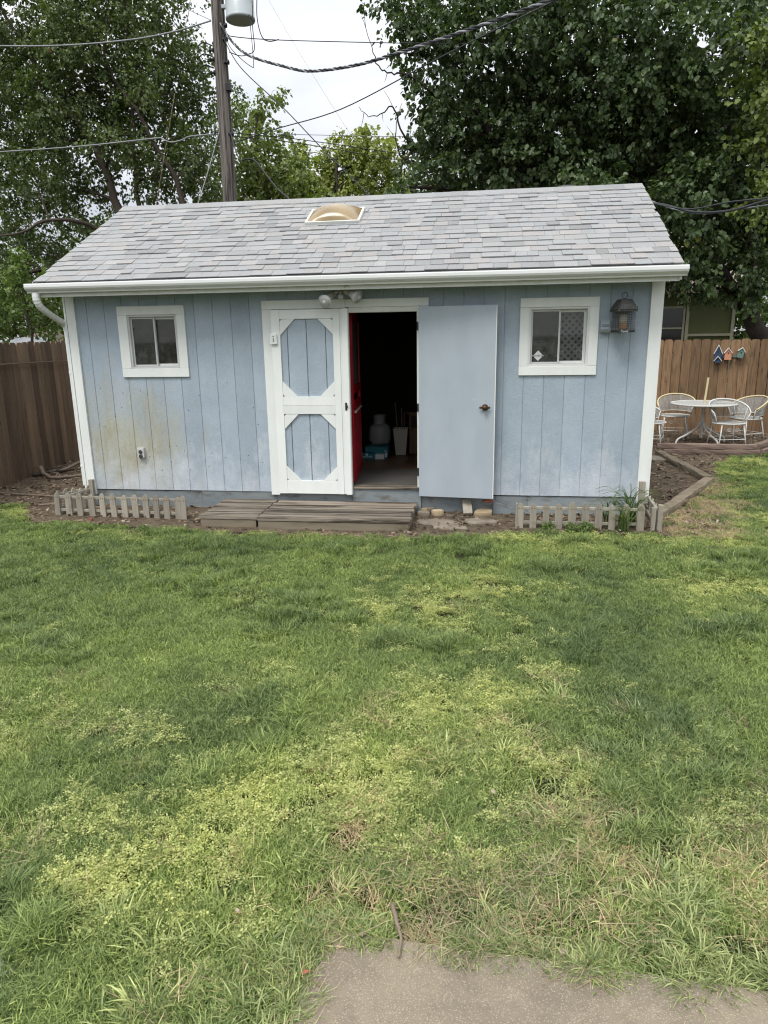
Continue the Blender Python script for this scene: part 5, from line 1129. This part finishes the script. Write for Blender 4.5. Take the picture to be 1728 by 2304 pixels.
stick('grey branch rising behind the pale branch left of the shed', [(-1.80, 1.85, GZ+.03), (-1.72, 2.1, GZ+.07), (-1.45, 2.42, GZ+.22), (-1.2, 2.7, GZ+.36)], .026)
stick('dark short branch behind the pale curved branch', [(-2.02, 1.56, GZ+.03), (-1.85, 1.66, GZ+.05), (-1.6, 1.9, GZ+.05)], .03, mat='bark')
stick('thin twig lying on the soil in front of the dark fence', [(-1.8, .48, GZ+.02), (-1.27, .39, GZ+.025), (-.7, .29, GZ+.025)], .014)
stick('thin pale twig beside the left picket corner', [(-.80, -.11, GZ+.02), (-.66, -.04, GZ+.02), (-.5, -.02, GZ+.02)], .012)
stick('forked brown stick lying on the edge of the concrete slab', [(4.025, -5.455, GZ+.055), (4.048, -5.52, GZ+.05), (4.062, -5.55, GZ+.038), (4.066, -5.63, GZ+.034)], .0078, 'stick', None)
def flat_leaf(label, x, y, z, s, rz, mat, name='fallen_leaf'):
    K = Matrix.Translation((x, y, z)) @ Matrix.Rotation(rz, 4, 'Z')
    m = MB(); V = [K @ Vector(q) for q in ((0, 0, 0), (.3*s, .35*s, .1*s), (.7*s, .3*s, .16*s), (s, 0, .1*s), (.7*s, -.3*s, .14*s), (.3*s, -.35*s, .08*s))]
    m.add(V+[v-Vector((0, 0, .001)) for v in V], [(0, 1, 2, 3), (0, 3, 4, 5), (9, 8, 7, 6), (11, 10, 9, 6)])
    return tag(m.build(name, mat), label, 'leaf')
flat_leaf('white curled leaf lying in the grass right of centre', 4.36, -4.83, GZ+.05, .024, 1.9, 'chip_p')
flat_leaf('pale leaf lying in the grass left of the slab', 3.53, -5.54, GZ+.05, .018, 2.4, 'chip_p')
flat_leaf('dark red leaf at the left edge of the concrete slab', 3.79, -5.72, GZ+.035, .020, .4, 'brick_red')
flat_leaf('orange dry leaf at the top edge of the concrete slab', 4.55, -5.56, GZ+.035, .026, .9, 'stick')
flat_leaf('brown dry leaf at the top left of the concrete slab', 3.93, -5.56, GZ+.032, .03, .2, 'stick')
for k, (x, y, lb) in enumerate(((.55, -.70, 'small white pebble in the soil left of the other'), (.62, -.72, 'small white pebble in the soil right of the other'), (1.28, -.80, 'pale flake of wood at the left step corner'), (.16, -.66, 'tiny red brick bit in front of the left pickets'))):
    stone('pebble', lb, x, y, .05, .035, .022, k, 'brick_red' if k == 3 else 'chip_p', cat='pebble', grp=None, n=7)

# mulch and litter on the soil (uncountable)
poly = np.array(SOIL)
def inside(x, y, pg=poly):
    r = np.zeros(len(x), bool); j = len(pg)-1
    for i in range(len(pg)):
        xi, yi, xj, yj = *pg[i], *pg[j]
        c = ((yi > y) != (yj > y)) & (x < (xj-xi)*(y-yi)/(yj-yi+1e-12)+xi); r ^= c; j = i
    return r
def edge_dist(x, y, pg=poly):
    d = np.full(len(x), 1e9)
    for i in range(len(pg)-1):
        a, b = pg[i], pg[i+1]; ab = b-a; t = np.clip(((x-a[0])*ab[0]+(y-a[1])*ab[1])/(ab@ab), 0, 1)
        d = np.minimum(d, np.hypot(x-a[0]-t*ab[0], y-a[1]-t*ab[1]))
    return d
def litter(name, label, n, size, mat, box, pale=False):
    x = RNG.uniform(box[0], box[1], n); y = RNG.uniform(box[2], box[3], n)
    k = inside(x, y) & ~((x > -.24) & (x < 5.96) & (y > .0)) & ~((x > 1.43) & (x < 3.6) & (y > -.84)); x, y = x[k], y[k]; n = len(x)
    P = np.stack([x, y, GZ+.006+RNG.random(n)*.022], 1); D = RNG.normal(size=(n, 3)); D[:, 2] *= .3; Nn = RNG.normal(size=(n, 3))*.45; Nn[:, 2] += 1
    tpl = np.array([(-.5, -.18, 0), (.5, -.22, 0), (.5, .2, .05), (-.5, .16, .03)])
    o = leaves_mesh(name, mat, P, D, Nn, size*(.4+RNG.random(n)**2*1.3), RNG.random(n), tpl=tpl, kind='stuff'); tag(o, label, 'mulch'); return o
litter('wood_mulch', 'brown wood chip mulch covering the soil beds', 26000, .040, 'chip', (-2.4, 9.9, -1.0, 6.6))
litter('pale_litter', 'pale dry leaf bits scattered over the soil beds', 3600, .030, 'chip_p', (-2.4, 9.9, -1.05, 6.0))

# ------------------------------------------------------------------ grass: clumps scattered as instances (uncountable)
CL = bpy.data.collections.new('grass_clumps')
def clump(idx, mat, n, rad, h0, h1, w0, w1, bend, lie=0):
    V = []; F = []; T = []; rr = random.Random(idx)
    for k in range(n):
        a = rr.uniform(0, 2*PI); r = rad*math.sqrt(rr.random()); b = Vector((r*math.cos(a), r*math.sin(a), 0)); h = rr.uniform(h0, h1); w_ = rr.uniform(w0, w1)
        ld = rr.uniform(0, 2*PI); ld = Vector((math.cos(ld), math.sin(ld), 0))*h*rr.uniform(.15, 1)*bend+b*lie; s = Vector((-ld.y, ld.x, 0)); s = s.normalized() if s.length > 1e-6 else Vector((1, 0, 0))
        s = (s+Vector((rr.uniform(-.6, .6), rr.uniform(-.6, .6), 0))).normalized()*w_/2; z = Vector((0, 0, h/(1+bend*.35)))
        o = len(V); p1 = b+ld*.28+z*.55; p2 = b+ld+z*rr.uniform(.72, 1.0)
        V += [b-s, b+s, p1-s*.9, p1+s*.9, p2]; F += [(o, o+1, o+3, o+2), (o+2, o+3, o+4)]; t = rr.random(); T += [t**1.5, min(1, t**1.5+.10)]
    return V, F, T, mat
def tuftclump(idx, n):
    V = []; F = []; T = []; rr = random.Random(idx)
    for k in range(n):
        a = rr.gauss(0, 1.0)+idx if rr.random() < .55 else rr.uniform(0, 6.28); r = .055*rr.random(); d = Vector((math.cos(a), math.sin(a), 0)); s = Vector((-d.y, d.x, 0)); p = d*r+s*rr.gauss(0, .02)
        L_ = rr.uniform(.035, .092); w_ = rr.uniform(.0028, .0062)/2; el = rr.uniform(.45, 1.45); cv = rr.uniform(.6, 2.0); o = len(V); t = rr.random()**1.3
        tw = rr.uniform(-.5, .5)
        for i in range(5):
            f = i/4; ww = w_*(1-.9*f**2.5); sd_ = (s+Vector((0, 0, tw))).normalized()
            V += [p-sd_*ww, p+sd_*ww]; e = el-cv*f; p = p+(d*math.cos(e)+Vector((0, 0, math.sin(e))))*L_/4
            if i: F.append((o+2*i-2, o+2*i-1, o+2*i+1, o+2*i)); T.append(min(1, t+.05*i))
    return V, F, T, 'coarse'
def weedclump(idx, n, rad, h, ls):
    V = []; F = []; T = []; rr = random.Random(idx)
    for st in range(15):
        a = rr.uniform(0, 2*PI); d = Vector((math.cos(a), math.sin(a), 0)); L_ = rad*rr.uniform(.5, 1.2); hh = h*rr.uniform(.4, 1.2); t0 = rr.random()
        for k in range(n//15):
            f = rr.random(); p = d*L_*f+Vector((rr.gauss(0, .006), rr.gauss(0, .006), hh*math.sin(f*2.2)+rr.gauss(0, .004))); q = rr.uniform(0, 2*PI); e = Vector((math.cos(q), math.sin(q), rr.uniform(-.2, .6))).normalized(); s = e.cross(Vector((rr.gauss(0, .5), rr.gauss(0, .5), 1))).normalized()
            l_ = ls*rr.uniform(.45, 1.7); o = len(V); V += [p, p+e*l_*.5+s*l_*.3, p+e*l_, p+e*l_*.5-s*l_*.3]; F.append((o, o+1, o+2, o+3)); T.append(min(1, max(0, t0*.5+rr.random()*.5)))
        s = Vector((-d.y, d.x, 0))*.0009; o = len(V); e = d*L_*.5+Vector((0, 0, hh*math.sin(1.1))); V += [-s, s, e+s, e-s]; F.append((o, o+1, o+2, o+3)); T.append(.4)
    return V, F, T, 'weed'
defs = []
for i in range(5): defs.append(clump(i, 'grass', 230, .085, .022, .053, .0021, .0037, .95))                # 0-4 lawn
for i in range(4): defs.append(tuftclump(20+i, 60))      # 5-8 coarse tufts
for i in range(4): defs.append(weedclump(40+i, 640, .095, .030, .0066))                               # 9-12 small leaved weed
for i in range(3): defs.append(clump(60+i, 'straw', 55, .075, .03, .08, .0018, .0035, 2.2))               # 13-15 dry blades
for i in range(2): defs.append(clump(80+i, 'grass', 130, .065, .055, .105, .0026, .0042, 1.0, .2))          # 16-17 tall lawn tufts
for i, (V, F, T, mt) in enumerate(defs):
    me = bpy.data.meshes.new('clump_%02d' % i); me.from_pydata([tuple(v) for v in V], [], F); me.update()
    a = me.attributes.new('tint', 'FLOAT', 'FACE'); a.data.foreach_set('value', T); me.materials.append(M[mt])
    CL.objects.link(bpy.data.objects.new('clump_%02d' % i, me))
def scatter(name, label, cat, P, idx, scl, tint):
    n = len(P); me = bpy.data.meshes.new(name); me.vertices.add(n); me.vertices.foreach_set('co', P.astype(np.float32).ravel())
    a = me.attributes.new('kindex', 'INT', 'POINT'); a.data.foreach_set('value', idx.astype(np.int32))
    a = me.attributes.new('scl', 'FLOAT', 'POINT'); a.data.foreach_set('value', scl.astype(np.float32))
    a = me.attributes.new('itint', 'FLOAT', 'POINT'); a.data.foreach_set('value', np.clip(tint, 0, 1.2).astype(np.float32))
    r = np.zeros((n, 3), np.float32); r[:, 2] = RNG.uniform(0, 2*PI, n); r[:, :2] = RNG.normal(size=(n, 2))*.08
    a = me.attributes.new('rot', 'FLOAT_VECTOR', 'POINT'); a.data.foreach_set('vector', r.ravel())
    o = bpy.data.objects.new(name, me); COL.objects.link(o); tag(o, label, cat, kind='stuff')
    ng = bpy.data.node_groups.new(name+'_nodes', 'GeometryNodeTree')
    ng.interface.new_socket('Geometry', in_out='INPUT', socket_type='NodeSocketGeometry'); ng.interface.new_socket('Geometry', in_out='OUTPUT', socket_type='NodeSocketGeometry')
    nn = ng.nodes; ll = ng.links; gi = nn.new('NodeGroupInput'); go = nn.new('NodeGroupOutput')
    ci = nn.new('GeometryNodeCollectionInfo'); ci.inputs['Collection'].default_value = CL; ci.inputs['Separate Children'].default_value = True; ci.inputs['Reset Children'].default_value = True
    ip = nn.new('GeometryNodeInstanceOnPoints'); ip.inputs['Pick Instance'].default_value = True
    def na(nm, ty):
        q = nn.new('GeometryNodeInputNamedAttribute'); q.data_type = ty; q.inputs['Name'].default_value = nm; return q.outputs['Attribute']
    ll.new(gi.outputs[0], ip.inputs['Points']); ll.new(ci.outputs[0], ip.inputs['Instance']); ll.new(na('kindex', 'INT'), ip.inputs['Instance Index'])
    ll.new(na('rot', 'FLOAT_VECTOR'), ip.inputs['Rotation']); ll.new(na('scl', 'FLOAT'), ip.inputs['Scale']); ll.new(ip.outputs[0], go.inputs[0])
    md = o.modifiers.new('scatter', 'NODES'); md.node_group = ng; return o
# value noise for patchiness
GRD = {s: RNG.random((64, 64)) for s in (1, 2, 3, 4)}
def vnoise(x, y, scale, s):
    g = GRD[s]; X = x*scale+17.3; Y = y*scale+23.7; xi = np.floor(X).astype(int); yi = np.floor(Y).astype(int); fx = X-xi; fy = Y-yi; fx = fx*fx*(3-2*fx); fy = fy*fy*(3-2*fy)
    q = lambda a, b: g[(xi+a) % 64, (yi+b) % 64]
    return (q(0, 0)*(1-fx)+q(1, 0)*fx)*(1-fy)+(q(0, 1)*(1-fx)+q(1, 1)*fx)*fy
def in_view(x, y, margin=.7):
    v = np.stack([x-4.2929, y+7.3368, np.full(len(x), GZ-1.6612)], 1); fz = v@np.array(fw); rx_ = v@np.array(r2)
    return (fz > 1.2) & (np.abs(rx_) < fz*(864/1571.65)+margin) & (y > -6.9)
BL = [(3.79, -2.9, .42, .22, .8), (4.15, -2.32, .45, .30, .55), (4.5, -2.4, .3, .25, .5), (4.36, -3.35, .3, .12, .25), (4.20, -4.12, .22, .24, 1.0), (4.38, -3.98, .20, .16, .9), (4.72, -3.62, .14, .10, .6), (2.80, -5.10, .20, .22, .55), (3.12, -5.02, .24, .20, .7), (3.39, -4.88, .26, .20, .85), (3.0, -5.4, .26, .20, .7), (3.31, -5.26, .28, .22, .8), (3.4, -5.5, .2, .14, .6), (3.84, -4.72, .22, .2, .7), (3.95, -4.95, .2, .2, .4),
      (4.50, -4.52, .12, .10, .8), (4.70, -4.66, .14, .10, .7), (4.02, -5.45, .09, .08, 1.0), (4.15, -5.2, .2, .1, .35), (6.60, -.98, .30, .18, .9), (6.20, -2.2, .5, .22, .65), (5.9, -2.6, .3, .2, .3), (5.6, -.90, .6, .10, .9), (4.76, -1.0, .35, .14, .85), (5.1, -1.25, .35, .12, .5), (-.80, -.40, .25, .22, 1.0), (2.0, -1.06, .3, .06, .6), (8.1, 3.2, .5, .35, .9), (7.6, 2.5, .2, .3, .6), (7.0, .0, .22, .5, .6), (7.2, 1.2, .25, .3, .4), (3.87, -4.57, .2, .12, .5), (3.1, -3.9, .15, .1, .4), (2.75, -4.7, .12, .1, .5), (4.4, -5.0, .15, .2, .3)]
def field(x, y, L_):
    f = np.zeros(len(x))
    for cx, cy, sx, sy, a in L_: f = np.maximum(f, a*np.exp(-((x-cx)/sx)**2*.8-((y-cy)/sy)**2*.8))
    return f
def slab_mask(x, y): return (x > 3.80) & (y < -5.55-.03*(x-3.8))
COARSE = [(4.9, -4.75, .5, .4, .85), (5.2, -5.2, .6, .5, 1.0), (4.6, -5.45, .5, .14, .9), (4.3, -5.5, .2, .06, .8), (3.6, -5.6, .25, .12, .6), (3.45, -5.9, .35, .2, .7), (4.2, -4.55, .2, .12, .5), (3.0, -5.8, .4, .2, .5), (4.75, -4.2, .4, .2, .4), (3.75, -5.45, .12, .15, .7)]
STRAW = [(6.45, -.35, .3, .45, .9), (6.75, .9, .3, .6, .5), (4.9, -4.9, .5, .4, .35), (4.6, -5.3, .6, .25, .5), (3.95, -5.2, .3, .3, .4), (3.82, -4.2, .14, .1, .9), (3.7, -4.9, .3, .2, .3), (4.05, -2.75, .2, .05, .7), (4.2, -4.15, .25, .25, .3), (3.0, -1.08, 1.2, .08, .6), (3.8, -1.05, .5, .12, .6), (5.2, -5.0, .4, .3, .4)]
n = 52000
x = RNG.uniform(-3.5, 11, n); y = -6.9+12.4*RNG.random(n)**1.35
k = in_view(x, y); x, y = x[k], y[k]
ins = inside(x, y); ed = edge_dist(x, y); lawn = ~ins | (ed < .05*RNG.random(len(x)))
sm = slab_mask(x, y); lawn &= ~sm
ok = lawn & (RNG.random(len(x)) < np.where(y < -3.2, 1.0, np.where(y < -1, .75, .55)))
thin = field(x, y, STRAW); cf = field(x, y, COARSE)*(.5+.9*vnoise(x, y, 3.2, 2)); wf = field(x, y, BL); wv = wf*(.35+1.15*vnoise(x, y, 5.5, 1))
kind = np.zeros(len(x), int)
u = RNG.random(len(x)); pat = vnoise(x, y, 1.3, 3)*.6+vnoise(x, y, 4.0, 4)*.4
tint = .40+.75*(pat-.5)+RNG.normal(size=len(x))*.14
tint += .20*np.clip((-y-3.2)/2.5, 0, 1)+.30*wf
kind = RNG.integers(0, 5, len(x)); s = .85+.35*RNG.random(len(x)); 
tuft = (vnoise(x, y, 2.6, 1) > .72) & (u < .5); kind[tuft] = RNG.integers(16, 18, tuft.sum()); tint[tuft] -= .10
co = (RNG.random(len(x)) < cf*.55); kind[co] = RNG.integers(5, 9, co.sum()); s[co] = .7+.5*RNG.random(co.sum()); tint[co] += .12
stw = RNG.random(len(x)) < thin*.6+.035*(y < -4); kind[stw] = RNG.integers(13, 16, stw.sum())
we = RNG.random(len(x)) < wv*.80+np.where(y < -4.2, .10, .035)*(vnoise(x, y, 2.2, 2) > .5); kind[we] = RNG.integers(9, 13, we.sum()); s[we] = .75+.6*RNG.random(we.sum()); tint[we] = .30+.55*wf[we]*RNG.random(we.sum())+.15*vnoise(x[we], y[we], 3, 4)
edge_keep = (~ins) | (RNG.random(len(x)) < .4)
near_edge = (ed < .10) & ~ins; s[near_edge] *= .8
# fewer blades where the turf is worn
worn = (thin > .55) & (RNG.random(len(x)) < .45)
ok &= edge_keep & ~worn
P = np.stack([x, y, np.full(len(x), GZ)], 1)[ok]
scatter('lawn_grass', 'mown green lawn grass with yellow green weed patches', 'grass', P, kind[ok], s[ok], tint[ok])
n = 900; wx = RNG.uniform(6.05, 7.35, n); wy = RNG.uniform(-.85, 2.6, n)
side = (wx > 6.12+.54*(wy+.1)) & (wx < 6.75+.27*(wy+.5)+.05*RNG.normal(size=n)); wx, wy = wx[side], wy[side]
wk = np.where(RNG.random(len(wx)) < .8, RNG.integers(13, 16, len(wx)), RNG.integers(0, 5, len(wx)))
scatter('dry_grass', 'dry straw coloured grass on the worn soil right of the timber', 'dry grass', np.stack([wx, wy, np.full(len(wx), GZ+.002)], 1), wk, .6+.6*RNG.random(len(wx)), .3+.5*RNG.random(len(wx)))
# grass overhanging the slab edge
n = 150; t = RNG.random(n); ex_ = 3.82+t*3.2; ey_ = -5.53-.035*(ex_-3.8)+RNG.normal(size=n)*.025; nl_ = 70
ex_ = np.concatenate([ex_, 3.785+RNG.normal(size=nl_)*.02]); ey_ = np.concatenate([ey_, RNG.uniform(-6.6, -5.55, nl_)])
kk = np.where(RNG.random(n+nl_) < .75, RNG.integers(5, 9, n+nl_), RNG.integers(13, 16, n+nl_))
scatter('slab_edge_grass', 'coarse grass blades hanging over the concrete slab edge', 'grass', np.stack([ex_, ey_, np.full(n+nl_, GZ+.004)], 1), kk, .55+.45*RNG.random(n+nl_), .35+.4*RNG.random(n+nl_))
print('grass clumps', len(P))
